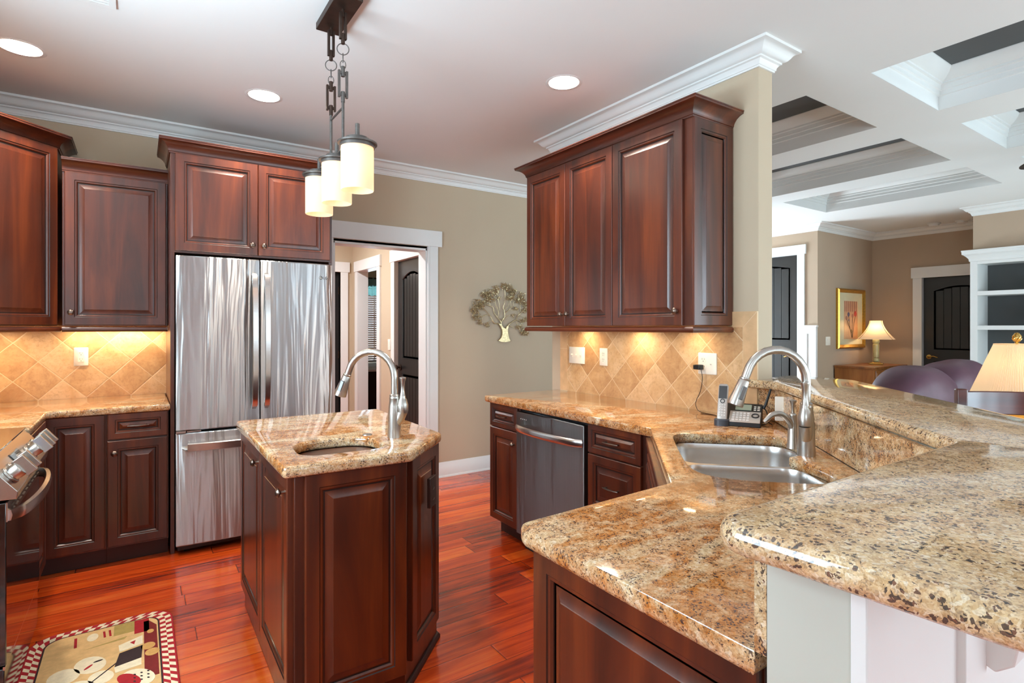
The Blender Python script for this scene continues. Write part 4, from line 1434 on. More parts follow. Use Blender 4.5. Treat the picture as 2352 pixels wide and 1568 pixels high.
# ------------------------------------------------------------------ taps
def faucet(name, label, loc, rz, sc=1.0, lev=(0.0, -0.036)):
    """gooseneck pull-down tap, spout towards local -x, lever on local -y side"""
    t = thing(name, label, 'faucet', loc, rz)
    k = sc
    m = MB()
    m.lathe([(0.029 * k, 0), (0.029 * k, 0.004), (0.0275 * k, 0.05 * k), (0.027 * k, 0.10 * k), (0.024 * k, 0.135 * k), (0.0205 * k, 0.162 * k), (0.0215 * k, 0.166 * k), (0.0215 * k, 0.17 * k), (0.0195 * k, 0.174 * k), (0.0205 * k, 0.18 * k), (0.0145 * k, 0.186 * k)], (0, 0, 0), 28)
    m.build('body', M['nickel'], parent=t, angle=50)
    pts = [(0, 0, 0.18), (0, 0, 0.24)]
    cx, rr = -0.105, 0.105
    for i in range(0, 13):
        a = R(165 * i / 12)
        pts.append((cx + rr * math.cos(a), 0, 0.258 + rr * 1.04 * math.sin(a)))
    e = Vector(pts[-1])
    d = (e - Vector(pts[-2])).normalized()
    pts.append(tuple(e + d * 0.02))
    m = MB().tube([Vector(p) * k for p in pts], [0.0145 * k] * len(pts), 18)
    m.build('spout', M['nickel'], parent=t, angle=60)
    h0 = (e + d * 0.018) * k
    m = MB()
    rot = Vector((0, 0, 1)).rotation_difference(d).to_matrix().to_4x4()
    Mx = Matrix.Translation(h0) @ rot
    m.lathe([(0.0155 * k, 0), (0.018 * k, 0.002), (0.018 * k, 0.007 * k), (0.0165 * k, 0.009 * k), (0.0185 * k, 0.013 * k), (0.022 * k, 0.05 * k), (0.0275 * k, 0.092 * k), (0.0275 * k, 0.1 * k), (0.022 * k, 0.102 * k), (0.001, 0.1 * k)], (0, 0, 0), 24, 0, Mx)
    sh = m.build('spray_head', M['nickel'], parent=t, angle=45)
    m = MB()
    m.box(-0.008 * k, 0.008 * k, 0.019 * k, 0.029 * k, 0.03 * k, 0.078 * k, 0, Mx @ Matrix.Rotation(R(180), 4, 'Z'))
    m.build('spray_button', M['steel_dark'], parent=t, bevel=0.002)
    # lever: a bulb leaning out of the body with a slim flared handle on top
    m = MB()
    lx, ly = lev[0] * k, lev[1] * k
    m.tube([(lx * 0.1, ly * 0.1, 0.05 * k), (lx * 0.7, ly * 0.7, 0.085 * k), (lx, ly, 0.112 * k)], [0.02 * k, 0.0215 * k, 0.023 * k], 20)
    m.lathe([(0.023 * k, 0.108 * k), (0.0245 * k, 0.118 * k), (0.024 * k, 0.14 * k), (0.019 * k, 0.16 * k), (0.0125 * k, 0.172 * k), (0.0135 * k, 0.176 * k), (0.0115 * k, 0.18 * k), (0.0085 * k, 0.2 * k), (0.008 * k, 0.215 * k), (0.0105 * k, 0.24 * k), (0.0145 * k, 0.252 * k), (0.0145 * k, 0.257 * k), (0.001, 0.261 * k)], (lx, ly, 0), 24)
    m.build('lever_handle', M['nickel'], parent=t, angle=50)
    return t


a_sp = math.degrees(math.atan2(1.197 - 1.035, 1.726 - 1.965)) - 180
faucet('faucet', 'tall brushed nickel gooseneck faucet behind the double sink', (1.965, 1.035, 0.905), a_sp, 1.02, (-0.020, -0.030))
a_is = math.degrees(math.atan2(2.30 - 2.165, 0.735 - 0.882)) - 180
faucet('faucet', 'brushed nickel gooseneck faucet on the island top', (0.878, 2.165, 0.905), a_is, 0.96, (0.036, 0.003))
m = MB().lathe([(0.021, 0), (0.020, 0.003), (0.012, 0.006), (0.001, 0.0065)], (0, 0, 0), 20)
tag(m.build('hole_cover', M['nickel'], loc=(0.80, 2.27, 0.905), angle=50), 'flat round metal hole cover on the island top behind the small sink', 'cap')
# soap dispenser
t = thing('soap_dispenser', 'brushed nickel soap dispenser with curved spout beside the sink faucet', 'soap dispenser', (2.035, 1.122, 0.905), a_sp)
MB().lathe([(0.0225, 0), (0.0225, 0.004), (0.021, 0.006), (0.0215, 0.016), (0.0195, 0.02), (0.0165, 0.10), (0.0135, 0.122), (0.0145, 0.125), (0.0125, 0.129), (0.0075, 0.132)], (0, 0, 0), 24).build('body', M['nickel'], parent=t, angle=50)
MB().lathe([(0.0065, 0.128), (0.006, 0.15), (0.0085, 0.168), (0.0135, 0.176), (0.0135, 0.180), (0.001, 0.184)], (0, 0, 0), 20).build('pump', M['nickel'], parent=t, angle=50)
m = MB()
m.tube(spline([(0.002, -0.002, 0.06), (-0.014, -0.004, 0.10), (-0.045, -0.006, 0.128), (-0.08, -0.008, 0.128), (-0.105, -0.010, 0.107), (-0.112, -0.010, 0.10)], 6), [0.0135 - 0.0055 * i / 30 for i in range(31)], 14)
m.build('spout', M['nickel'], parent=t, angle=60)


# ------------------------------------------------------------------ outlets and switches
def plate(name, label, cat, loc, rz, w, h, kind, group=None):
    """wall plate; face to local -y, centred"""
    t = thing(name, label, cat, loc, rz, group)
    MB().slab(fillet([(-w / 2, -h / 2), (w / 2, -h / 2), (w / 2, h / 2), (-w / 2, h / 2)], 0.004, 3), [], [(0.0035, 0.006), (0.001, 0.0045), (0, 0.001), (0, 0.0)], 0, Matrix.Rotation(R(90), 4, 'X')).build('cover_plate', M['plastic'], parent=t)
    for x, what in kind:
        if what == 'toggle':
            m = MB().box(x - 0.005, x + 0.005, -0.007, -0.005, -0.013, 0.013)
            m.box(x - 0.004, x + 0.004, -0.020, -0.006, 0.001, 0.010)
            m.build('toggle', M['plastic'], parent=t)
        elif what == 'rocker':
            m = MB().box(x - 0.0165, x + 0.0165, -0.0075, -0.005, -0.033, 0.0)
            m.box(x - 0.0165, x + 0.0165, -0.0085, -0.005, 0.0, 0.033)
            m.build('rocker', M['plastic'], parent=t)
        elif what in ('outlet', 'gfci', 'jack'):
            if what == 'gfci':
                s_ = MB().box(x - 0.0165, x + 0.0165, -0.0078, -0.005, -0.033, 0.033).build('socket', M['plastic'], parent=t, bevel=0.0008)
                zs = (-0.019, 0.019)
            elif what == 'jack':
                MB().lathe([(0.006, 0), (0.006, 0.004), (0.003, 0.0045), (0.003, 0.009), (0.001, 0.009)], (0, 0, 0), 10, 0, Matrix.Translation((x, -0.005, 0.0)) @ Matrix.Rotation(R(90), 4, 'X')).build('jack', M['plastic'], parent=t)
                continue
            else:
                zs = (-0.0195, 0.0195)
                for z in zs:
                    MB().lathe([(0.0168, 0), (0.0168, 0.002), (0.001, 0.0022)], (0, 0, 0), 20, 0, Matrix.Translation((x, -0.0055, z)) @ Matrix.Rotation(R(90), 4, 'X')).build('socket', M['plastic'], parent=t)
            m = MB()
            for z in zs:
                m.box(x - 0.0075, x - 0.0055, -0.0084, -0.0074, z + 0.001, z + 0.009)
                m.box(x + 0.0055, x + 0.0075, -0.0084, -0.0074, z + 0.001, z + 0.008)
                m.lathe([(0.0025, 0), (0.0025, 0.0006)], (0, 0, 0), 8, 0, Matrix.Translation((x, -0.0078, z - 0.007)) @ Matrix.Rotation(R(90), 4, 'X'))
            m.build('socket_slots', M['slot'], parent=t)
    return t


ZP = 1.163
plate('wall_outlet', 'ivory double outlet on the golden tiles left of the refrigerator', 'outlet', (-0.305, YA - 0.0105, 1.17), 0, 0.075, 0.118, [(0, 'gfci')])
plate('light_switch', 'ivory three-toggle switch plate at the far end of the partition tiles', 'light switch', (XB - 0.0115, 2.937, ZP), -90, 0.163, 0.116, [(-0.046, 'toggle'), (0, 'toggle'), (0.046, 'toggle')])
plate('wall_outlet', 'narrow ivory outlet on the partition tiles right of the triple switch', 'outlet', (XB - 0.0115, 2.670, ZP), -90, 0.072, 0.116, [(0, 'outlet')])
plate('wall_outlet', 'wide ivory outlet plate with the black charger plugged in', 'outlet', (XB - 0.0115, 1.869, ZP), -90, 0.117, 0.116, [(-0.023, 'outlet'), (0.023, 'jack')])
pr_ = Vector((2.452, 2.452 - RD))
plate('wall_outlet', 'white plate on the granite splash behind the soap dispenser', 'outlet', (pr_.x, pr_.y, 0.985), -45 - 0, 0.072, 0.112, [(0, 'jack')])
plate('light_switch', 'small white switch plate on the hall wall beside the black door', 'light switch', (HX - 0.0005, 5.61, 1.172), -90, 0.072, 0.118, [(0, 'rocker')])
plate('light_switch', 'white double rocker switch plate left of the gold framed picture', 'light switch', (7.81, YE - 0.0005, 1.17), 0, 0.118, 0.118, [(-0.023, 'rocker'), (0.023, 'rocker')])
# brown outlet on the clipped corner of the island
t = thing('wall_outlet', 'dark brown outlet plate on the clipped corner panel of the island', 'outlet', (0.964, 2.031, 0.70), 45)
brown = plain('brown_plate', lin(50, 26, 20), 0.4)
MB().box(-0.037, 0.037, -0.0135, 0.0, -0.0, 0.118).build('cover_plate', brown, parent=t, bevel=0.002)
m = MB()
for z in (0.038, 0.08):
    for a0 in (0,):
        m.tube([(0.013 * math.cos(R(a)), -0.0138, z + 0.013 * math.sin(R(a))) for a in range(150, 331, 20)], 0.0012, 5)
m.build('socket_rings', M['pewter'], parent=t)
for o in t.children:
    o.location = (0, -0.012, -0.059)

# ------------------------------------------------------------------ phone with charger and cords
t = thing('phone', 'silver and black desk phone with handset and stub antenna on the worktop', 'phone', (2.335, 1.565, 0.905), -62)
sil = plain('phone_silver', lin(190, 180, 172), 0.32, metal=0.3)
m = MB()
# sloping base: local x right, y back
vs = []
for x in (-0.075, 0.115):
    vs += [(x, -0.085, 0.0), (x, 0.06, 0.0), (x, 0.075, 0.085), (x, 0.06, 0.09), (x, -0.085, 0.018)]
m.add(vs, [(0, 1, 2, 3, 4), (9, 8, 7, 6, 5), (0, 5, 6, 1), (1, 6, 7, 2), (2, 7, 8, 3), (3, 8, 9, 4), (4, 9, 5, 0)])
base = m.build('base', M['black'], parent=t, bevel=0.003)
sl = math.atan2(0.072, 0.145)
Ms = Matrix.Translation((0, -0.085, 0.0185)) @ Matrix.Rotation(sl, 4, 'X')
m = MB().box(-0.02, 0.112, 0.002, 0.088, 0.0, 0.004, 0, Ms)
kp = m.build('keypad_panel', sil, parent=t, bevel=0.001)
m = MB()
for i in range(5):
    for j in range(4):
        m.box(-0.008 + i * 0.0155, 0.003 + i * 0.0155, 0.012 + j * 0.018, 0.021 + j * 0.018, 0.004, 0.006, 0, Ms)
m.build('keys', plain('phone_keys', lin(222, 214, 208), 0.4), parent=kp)
m = MB().ring(Ms @ Vector((0.09, 0.055, 0.005)), 0.0145, 0.003, Ms.to_3x3() @ Vector((0, 0, 1)), 24, 8)
m.build('dial_ring', M['black'], parent=kp)
MB().box(0.0, 0.07, 0.1, 0.145, 0.001, 0.004, 0, Ms).build('display', plain('lcd', lin(150, 158, 138), 0.2), parent=t)
m = MB()
for j in range(3):
    m.box(0.08, 0.09, 0.102 + 0.014 * j, 0.107 + 0.014 * j, 0.001, 0.003, 0, Ms)
    m.box(0.095, 0.106, 0.102 + 0.014 * j, 0.107 + 0.014 * j, 0.001, 0.003, 0, Ms)
m.build('button_marks', M['plastic'], parent=t)
# handset standing in its cradle
Mh = Matrix.Translation((-0.05, -0.075, 0.02)) @ Matrix.Rotation(R(-24), 4, 'X')
m = MB().slab(fillet([(-0.024, -0.011), (0.024, -0.011), (0.02, 0.014), (-0.02, 0.014)], 0.008, 3), [], [(0.006, 0.178), (0.001, 0.17), (0, 0.16), (0, 0.01), (0.002, 0.0)], 0, Mh)
hs = m.build('handset', sil, parent=t)
m = MB().box(-0.018, 0.018, -0.0125, -0.010, 0.104, 0.166, 0, Mh)
m.build('handset_screen', M['oven_glass'], parent=hs)
m = MB()
for i in range(3):
    for j in range(5):
        m.box(-0.014 + i * 0.0105, -0.007 + i * 0.0105, -0.013, -0.0108, 0.02 + j * 0.0125, 0.027 + j * 0.0125, 0, Mh)
m.build('handset_keys', plain('handset_keys', lin(216, 208, 200), 0.4), parent=hs)
m = MB().ring(Mh @ Vector((0, -0.012, 0.092)), 0.009, 0.0018, Mh.to_3x3() @ Vector((0, 1, 0)), 20, 6)
m.build('handset_dial', M['black'], parent=hs)
m = MB().slab(fillet([(-0.034, -0.03), (0.034, -0.03), (0.034, 0.03), (-0.034, 0.03)], 0.025, 5), [], [(0.003, 0.03), (0, 0.026), (0, 0)], 0, Matrix.Translation((-0.05, -0.075, 0.0)))
m.build('cradle', plain('cradle_gray', lin(58, 62, 70), 0.4), parent=t)
m = MB().tube([(0.118, 0.05, 0.07), (0.128, 0.052, 0.09), (0.15, 0.054, 0.165)], [0.007, 0.0065, 0.0055], 10)
m.build('antenna', M['black'], parent=t)
t = thing('phone_charger', 'small black plug-in charger with thin cord hanging down the tiles to the phone', 'charger', (XB - 0.0185, 1.895, 1.144))
MB().box(-0.045, -0.008, -0.012, 0.03, -0.013, 0.013).build('plug', M['black'], parent=t, bevel=0.004)
cp_ = [(-0.03, -0.012, -0.012), (-0.03, -0.02, -0.06), (-0.02, 0.0, -0.13), (-0.018, 0.03, -0.19), (-0.03, 0.015, -0.225), (-0.05, -0.03, -0.2375), (-0.07, -0.12, -0.2372), (-0.10, -0.17, -0.2372), (-0.08, -0.2, -0.2372), (-0.13, -0.22, -0.2372)]
MB().tube(spline(cp_, 6), 0.0017, 6).build('cord', M['black'], parent=t)
m = MB().tube(spline([(2.46, 1.50, 0.985), (2.445, 1.47, 0.95), (2.42, 1.46, 0.912), (2.385, 1.47, 0.908), (2.37, 1.50, 0.909), (2.41, 1.54, 0.91), (2.40, 1.50, 0.913), (2.43, 1.46, 0.915), (2.42, 1.43, 0.909)], 6), 0.0024, 6)
tag(m.build('telephone_wire', M['black'], angle=60), 'tangled black phone cord lying behind the phone by the soap dispenser', 'cord')

# ------------------------------------------------------------------ ceiling lights
for i, (x, y) in enumerate(CANS):
    lab = ['round recessed ceiling light at the far left edge of the kitchen ceiling', 'round recessed ceiling light in front of the refrigerator cabinet', 'round recessed ceiling light nearest the partition wall cabinet'][i]
    t = thing('recessed_light', lab, 'ceiling light', (x, y, ZC), 0, 'recessed kitchen ceiling lights')
    MB().lathe([(CAN_R - 0.001, 0.012), (CAN_R - 0.001, -0.001), (CAN_R + 0.014, -0.002), (CAN_R + 0.017, 0.0), (CAN_R + 0.017, 0.0008)], (0, 0, 0), 36, cap=False).build('trim_ring', M['white'], parent=t, angle=50)
    MB().lathe([(CAN_R - 0.002, -0.0005), (0.07, 0.055), (0.066, 0.06)][::-1], (0, 0, 0), 36, cap=False).build('baffle', plain('can_baffle', lin(246, 238, 226), 0.4), parent=t)
    MB().lathe([(0.0665, 0.061), (0.0665, 0.06)], (0, 0, 0), 30).build('lens', M['can_lens'], parent=t)
    l = bpy.data.lights.new('can_light', 'AREA')
    l.shape, l.size, l.energy, l.color = 'DISK', 0.12, 11.0, CAN
    o = bpy.data.objects.new('can_light', l)
    COL.objects.link(o)
    o.location = (x, y, ZC + 0.057)

# ceiling air vent cut by the top edge
t = thing('ceiling_vent', 'white ceiling air vent cut by the top picture edge, upper left', 'vent', (-0.24, 2.86, ZC))
m = MB()
for a, b, c, d in ((-0.16, 0.16, 0.085, 0.11), (-0.16, 0.16, -0.11, -0.085), (-0.16, -0.135, -0.085, 0.085), (0.135, 0.16, -0.085, 0.085)):
    m.box(a, b, c, d, -0.008, -0.0005)
m.build('frame', M['white'], parent=t)
m = MB()
for i in range(8):
    m.box(-0.135, 0.135, -0.078 + 0.021 * i, -0.066 + 0.021 * i, -0.006, -0.001)
m.build('louvers', M['white'], parent=t)

# under-cabinet strips
def strip_light(parent, x0, x1, y0, y1, z, p, rz):
    MB().box(x0, x1, y0, y1, z, z + 0.015).build('light_strip', M['white'], parent=parent)


def puck(x, y, p, sx=0.07, rz=0, sy=None):
    o = area('under_cabinet_light', (x, y, 1.352), (0, 0, R(rz)), sx, sy or sx, p, WARM, 170)
    if not sy:
        o.data.shape = 'DISK'


puck(-0.12, 4.42, 1.6, 0.5, 0, 0.02)
puck(-0.74, 4.25, 1.3, 0.3, 45, 0.02)
puck(2.44, 2.80, 0.5)
puck(2.44, 2.32, 0.5)
puck(2.44, 1.92, 0.3)

# ------------------------------------------------------------------ pendant
t = thing('pendant_light', 'three-shade bronze linear pendant hanging above the island', 'pendant light', (0.727, 2.43, ZC))
cz = -0.032
MB().box(-0.054, 0.054, -0.165, 0.165, cz, -0.001).build('ceiling_plate', M['bronze'], parent=t, bevel=0.002)
iron = plain('weathered_iron', lin(98, 92, 88), 0.45, metal=0.7, var=0.2, vs=50)
for sy in (-1, 1):
    yc = 0.025 + sy * 0.0885
    m = MB()
    m.lathe([(0.0065, -0.06), (0.0065, cz)], (0, yc, 0), 10)
    Z0 = -0.045
    m.box(-0.015, -0.006, yc - 0.008, yc + 0.008, Z0 - 0.115, Z0)
    m.box(0.006, 0.015, yc - 0.008, yc + 0.008, Z0 - 0.115, Z0)
    m.lathe([(0.0085, Z0 - 0.135), (0.0085, Z0 - 0.09)], (0, yc, 0), 12)
    m.lathe([(0.0085, Z0 - 0.02), (0.0085, Z0)], (0, yc, 0), 12)
    m.build('hanger_bar', M['bronze'], parent=t)
    m = MB()
    zc = Z0 - 0.135
    m.ring((0, yc, zc - 0.022), 0.0245, 0.0022, (0.35, 0.94, 0), 30, 8)
    m.ring((0, yc, zc - 0.060), 0.019, 0.0019, (0.94, -0.35, 0), 24, 8, sx=0.5)
    m.ring((0, yc, zc - 0.090), 0.019, 0.0019, (0.35, 0.94, 0), 24, 8, sx=0.62)
    m.build('chain', iron, parent=t)
    zl = zc - 0.105
    m = MB()
    m.box(-0.021, -0.012, yc - 0.006, yc + 0.006, zl - 0.125, zl - 0.01)
    m.box(0.012, 0.021, yc - 0.006, yc + 0.006, zl - 0.125, zl - 0.01)
    m.lathe([(0.0085, zl - 0.035), (0.0085, zl + 0.008)], (0, yc, 0), 12)
    m.box(-0.014, 0.014, yc - 0.004, yc + 0.004, zl - 0.026, zl - 0.014)
    m.lathe([(0.0085, zl - 0.145), (0.0085, zl - 0.1)], (0, yc, 0), 12)
    m.box(-0.014, 0.014, yc - 0.004, yc + 0.004, zl - 0.118, zl - 0.106)
    m.build('link', M['bronze'] if sy > 0 else iron, parent=t)
    m = MB().tube([(0, yc, zl - 0.14), (0, yc, -0.632)], 0.0062, 12)
    m.build('stem', iron, parent=t)
m = MB().tube([(0, 0.025 - 0.0885, -0.452), (0, 0.025 + 0.0885, -0.452)], 0.005, 10)
m.tube([(0, -0.255, -0.632), (0, 0.32, -0.632)], 0.0062, 12)
m.build('crossbar', iron, parent=t)
gls = shade_mat('frosted_amber_glass', (1.0, 0.82, 0.62, 1), (1.0, 0.78, 0.56, 1), 0.5, 0.07)
for k, yc in enumerate((-0.252, 0.025, 0.312)):
    m = MB()
    zt = -0.655
    m.lathe([(0.009, zt - 0.0), (0.009, zt + 0.075)], (0, yc, 0), 14)
    m.lathe([(0.001, zt - 0.012), (0.068, zt - 0.022), (0.068, zt - 0.010), (0.0705, zt - 0.010), (0.0775, zt - 0.008), (0.078, zt - 0.002), (0.07, zt + 0.001), (0.049, zt + 0.004), (0.047, zt + 0.017), (0.02, zt + 0.021), (0.009, zt + 0.022)], (0, yc, 0), 36)
    m.build('shade_cap', iron, parent=t, angle=40)
    g = MB().lathe([(0.064, zt - 0.016), (0.064, zt - 0.19), (0.0625, zt - 0.193), (0.0612, zt - 0.19), (0.0612, zt - 0.016)], (0, yc, 0), 40, cap=False)
    sh = g.build('glass_shade', gls, parent=t, angle=40)
    MB().lathe([(0.001, zt - 0.11), (0.014, zt - 0.1), (0.02, zt - 0.085), (0.014, zt - 0.06), (0.012, zt - 0.02)], (0, yc, 0), 16).build('bulb', emit('bulb_glow', (1.0, 0.85, 0.6, 1), 3.0), parent=t, angle=60)
    point('pendant_bulb', (0.727, 2.43 + yc, ZC + zt - 0.085), 0.22, (1.0, 0.78, 0.55), 0.027)
# ------------------------------------------------------------------ metal tree on the back wall
rng = random.Random(7)
PXU, PXV = 0.000512, 0.000425
TX, TZ = 2.944, 1.216


def tp(u, v, y=0.0):
    return Vector(((u - 768) * PXU, -0.012 + y, (1420 - v) * PXV))


m = MB()
trunk = [(635, 1390), (690, 1415), (780, 1425), (860, 1415), (905, 1395), (870, 1330), (852, 1240), (845, 1130), (860, 1060), (820, 1060), (800, 1120), (740, 1090), (700, 1010), (640, 1010), (690, 1090), (718, 1140), (722, 1230), (700, 1320)]
vs = [tp(u, v, -0.006) for u, v in trunk] + [tp(u, v, 0.010) for u, v in trunk]
n_ = len(trunk)
m.add(vs, [tuple(range(n_)), tuple(range(2 * n_ - 1, n_ - 1, -1))] + [(i, n_ + i, n_ + (i + 1) % n_, (i + 1) % n_) for i in range(n_)])
BR = [([(700, 1100), (650, 1005), (560, 1000), (500, 930), (440, 810), (340, 700), (260, 640)], 15), ([(440, 810), (360, 810), (300, 850), (250, 950)], 8), ([(350, 820), (200, 860), (190, 920)], 6),
      ([(700, 1080), (685, 960), (600, 840), (540, 740), (520, 640), (440, 600), (330, 560), (200, 560)], 14), ([(615, 860), (640, 760), (600, 640), (560, 540), (540, 380), (460, 330)], 9), ([(640, 750), (662, 650), (640, 470), (590, 300)], 7), ([(450, 600), (430, 480), (420, 380), (330, 340)], 7),
      ([(690, 1000), (740, 900), (775, 840), (765, 680), (740, 640), (780, 500), (790, 300), (760, 160)], 13), ([(768, 680), (850, 600), (880, 540), (860, 420), (920, 300)], 7), ([(780, 760), (880, 690), (920, 610), (910, 480), (990, 300)], 8), ([(920, 640), (970, 580), (980, 500), (1060, 450)], 7),
      ([(835, 1120), (860, 1040), (960, 960), (1040, 910), (1090, 810), (1170, 740), (1250, 650), (1280, 560)], 15), ([(1040, 910), (1130, 950), (1200, 1040), (1270, 1130)], 9), ([(1100, 780), (1080, 690), (960, 690), (900, 680)], 7), ([(1160, 720), (1130, 560), (1150, 420)], 7), ([(890, 1050), (980, 1090), (1040, 1150)], 6), ([(1035, 950), (1090, 1060), (1150, 1190), (1260, 1240)], 7), ([(735, 930), (830, 850), (900, 810), (990, 830)], 6), ([(1100, 830), (1190, 830), (1210, 900), (1150, 950)], 6), ([(500, 935), (430, 960), (390, 1010)], 6)]
for pts, w0 in BR:
    sp = spline([tp(u, v, rng.uniform(-0.004, 0.004)) for u, v in pts], 5)
    rr = [w0 * 0.00042 * (1 - 0.65 * i / (len(sp) - 1)) for i in range(len(sp))]
    m.tube(sp, rr, 6)
CL = [(170, 570, 95, 60), (110, 690, 75, 46), (150, 840, 95, 60), (225, 970, 55, 26), (330, 350, 85, 50), (430, 330, 95, 56), (560, 290, 75, 40), (590, 200, 60, 26), (770, 160, 85, 44), (880, 200, 95, 54), (970, 260, 75, 40), (930, 340, 65, 32), (950, 420, 55, 22), (1150, 350, 95, 56), (1180, 470, 85, 48), (1250, 550, 70, 34), (1080, 470, 55, 22), (1210, 1190, 85, 44), (1270, 1220, 70, 34), (1100, 1090, 55, 26), (390, 1030, 50, 24), (1250, 680, 60, 26), (480, 450, 75, 40), (380, 470, 65, 36), (250, 640, 75, 40), (300, 560, 60, 26), (640, 420, 45, 16), (850, 420, 40, 14), (1040, 660, 45, 18), (980, 820, 40, 14), (1190, 930, 50, 20), (1290, 900, 60, 20)]
for u, v, r, k in CL:
    for _ in range(int(k * 1.35)):
        a, q = rng.uniform(0, 6.283), r * math.sqrt(rng.random())
        cu, cv = u + q * math.cos(a), v + q * math.sin(a)
        b = rng.uniform(0, 6.283)
        L = rng.uniform(12, 26)
        y = rng.uniform(-0.014, 0.008)
        p0 = tp(cu, cv, y)
        p1 = tp(cu + L * math.cos(b), cv + L * math.sin(b), y + rng.uniform(-0.006, 0.004))
        p2 = tp(cu + L * 1.5 * math.cos(b + 0.9), cv + L * 1.5 * math.sin(b + 0.9), y + rng.uniform(-0.008, 0.006))
        m.tube([p0, p1, p2], [0.0016, 0.0032, 0.0011], 5)
o = m.build('wall_sculpture', M['tree_gold'], loc=(TX, YA - 0.006, TZ), angle=60)
tag(o, 'antique gold metal tree sculpture hung on the back wall', 'wall art')

# ------------------------------------------------------------------ rug
RX0, RX1, RY0, RY1 = -0.385, 0.133, 2.24, 3.135
t_ = 0.008
red = plain('rug_red', lin(170, 28, 36), 0.95, var=0.15, vs=60, bump=0.5)
cream = plain('rug_cream', lin(238, 222, 188), 0.95, var=0.08, vs=60, bump=0.5)
tan = plain('rug_tan', lin(222, 180, 122), 0.95, var=0.1, vs=40, bump=0.5)
dk = plain('rug_dark', lin(52, 34, 34), 0.95, var=0.1, vs=60, bump=0.5)
olive = plain('rug_olive', lin(176, 150, 84), 0.95, var=0.1, vs=60, bump=0.5)
rust = plain('rug_rust', lin(122, 30, 26), 0.95, var=0.1, vs=60, bump=0.5)
cook = plain('rug_cookie', lin(210, 160, 92), 0.95, var=0.12, vs=60, bump=0.5)
m = MB()
RO = fillet([(RX0, RY0), (RX1, RY0), (RX1, RY1), (RX0, RY1)], 0.10, 10)
m.slab(RO, [], [(0.003, t_), (0, t_ - 0.003), (0, 0.0005)], 0)


def rr_in(d):
    return fillet([(RX0 + d, RY0 + d), (RX1 - d, RY0 + d), (RX1 - d, RY1 - d), (RX0 + d, RY1 - d)], 0.10 - d * 0.6, 10)


def flat(poly, mi, lay):
    if signed(poly) < 0:
        poly = poly[::-1]
    m.slab(poly, [], [(0, t_ + 0.0004 * lay), (0, t_ - 0.001)], mi)


def resample(loop, n):
    L = [Vector(p) for p in loop]
    seg = [(L[(i + 1) % len(L)] - L[i]).length for i in range(len(L))]
    tot = sum(seg)
    out = []
    i, acc = 0, 0.0
    for k in range(n):
        s_ = tot * k / n
        while acc + seg[i] < s_:
            acc += seg[i]
            i += 1
        out.append(L[i].lerp(L[(i + 1) % len(L)], (s_ - acc) / seg[i]))
    return out


NC = 104
l0, l1, l2 = (resample(rr_in(d), NC) for d in (0.008, 0.03, 0.052))
for i in range(NC):
    j = (i + 1) % NC
    a, b = (l0, l1) if i % 2 == 0 else (l1, l2)
    flat([tuple(a[i]), tuple(a[j]), tuple(b[j]), tuple(b[i])], 1, 1)
flat(rr_in(0.054), 3, 1)
flat(rr_in(0.060), 2, 2)


def ell(cx, cy, a, b, rot=0, n=20):
    c, s = math.cos(R(rot)), math.sin(R(rot))
    return [(cx + a * math.cos(6.2832 * i / n) * c - b * math.sin(6.2832 * i / n) * s, cy + a * math.cos(6.2832 * i / n) * s + b * math.sin(6.2832 * i / n) * c) for i in range(n)]


# printed kitchen motif: blocks of colour, cookies, a berry, a jar and a plate
x1, y1 = RX1 - 0.063, RY1 - 0.063
flat([(x1 - 0.16, y1 - 0.10), (x1 - 0.085, y1 - 0.10), (x1 - 0.085, y1), (x1 - 0.16, y1)], 4, 3)
flat([(x1 - 0.085, y1 - 0.13), (x1 - 0.03, y1 - 0.13), (x1 - 0.03, y1 - 0.004), (x1 - 0.085, y1)], 0, 3)
flat([(x1 - 0.05, y1 - 0.52), (x1 - 0.002, y1 - 0.52), (x1 - 0.002, y1 - 0.09), (x1 - 0.03, y1 - 0.03), (x1 - 0.05, y1 - 0.03)], 5, 3)
flat(ell(x1 - 0.026, y1 - 0.14, 0.013, 0.018), 6, 4)
flat(ell(x1 - 0.036, y1 - 0.27, 0.026, 0.030), 6, 4)
flat(ell(x1 - 0.022, y1 - 0.33, 0.026, 0.030), 6, 5)
flat([(x1 - 0.14, y1 - 0.20), (x1 - 0.055, y1 - 0.16), (x1 - 0.055, y1 - 0.235), (x1 - 0.135, y1 - 0.26)], 1, 4)
flat([(x1 - 0.10, y1 - 0.20), (x1 - 0.08, y1 - 0.19), (x1 - 0.085, y1 - 0.225)], 0, 5)
flat([(x1 - 0.15, y1 - 0.38), (x1 - 0.06, y1 - 0.36), (x1 - 0.055, y1 - 0.25), (x1 - 0.135, y1 - 0.27)], 3, 4)
flat([(x1 - 0.145, y1 - 0.42), (x1 - 0.06, y1 - 0.41), (x1 - 0.06, y1 - 0.355), (x1 - 0.15, y1 - 0.375)], 1, 5)
flat(ell(x1 - 0.07, y1 - 0.50, 0.045, 0.075, 30), 1, 5)
flat(ell(x1 - 0.10, y1 - 0.50, 0.028, 0.06, 30), 0, 6)
for k in range(9):
    flat(ell(x1 - 0.06 + 0.022 * (k % 3 - 1), y1 - 0.50 + 0.025 * (k // 3 - 1), 0.0035, 0.006, 30, 8), 3, 7)
flat([(x1 - 0.30, y1 - 0.03), (x1 - 0.29, y1 - 0.03), (x1 - 0.285, y1 - 0.12), (x1 - 0.295, y1 - 0.12)], 0, 3)
flat([(x1 - 0.18, y1 - 0.03), (x1 - 0.172, y1 - 0.03), (x1 - 0.167, y1 - 0.09), (x1 - 0.175, y1 - 0.09)], 0, 3)
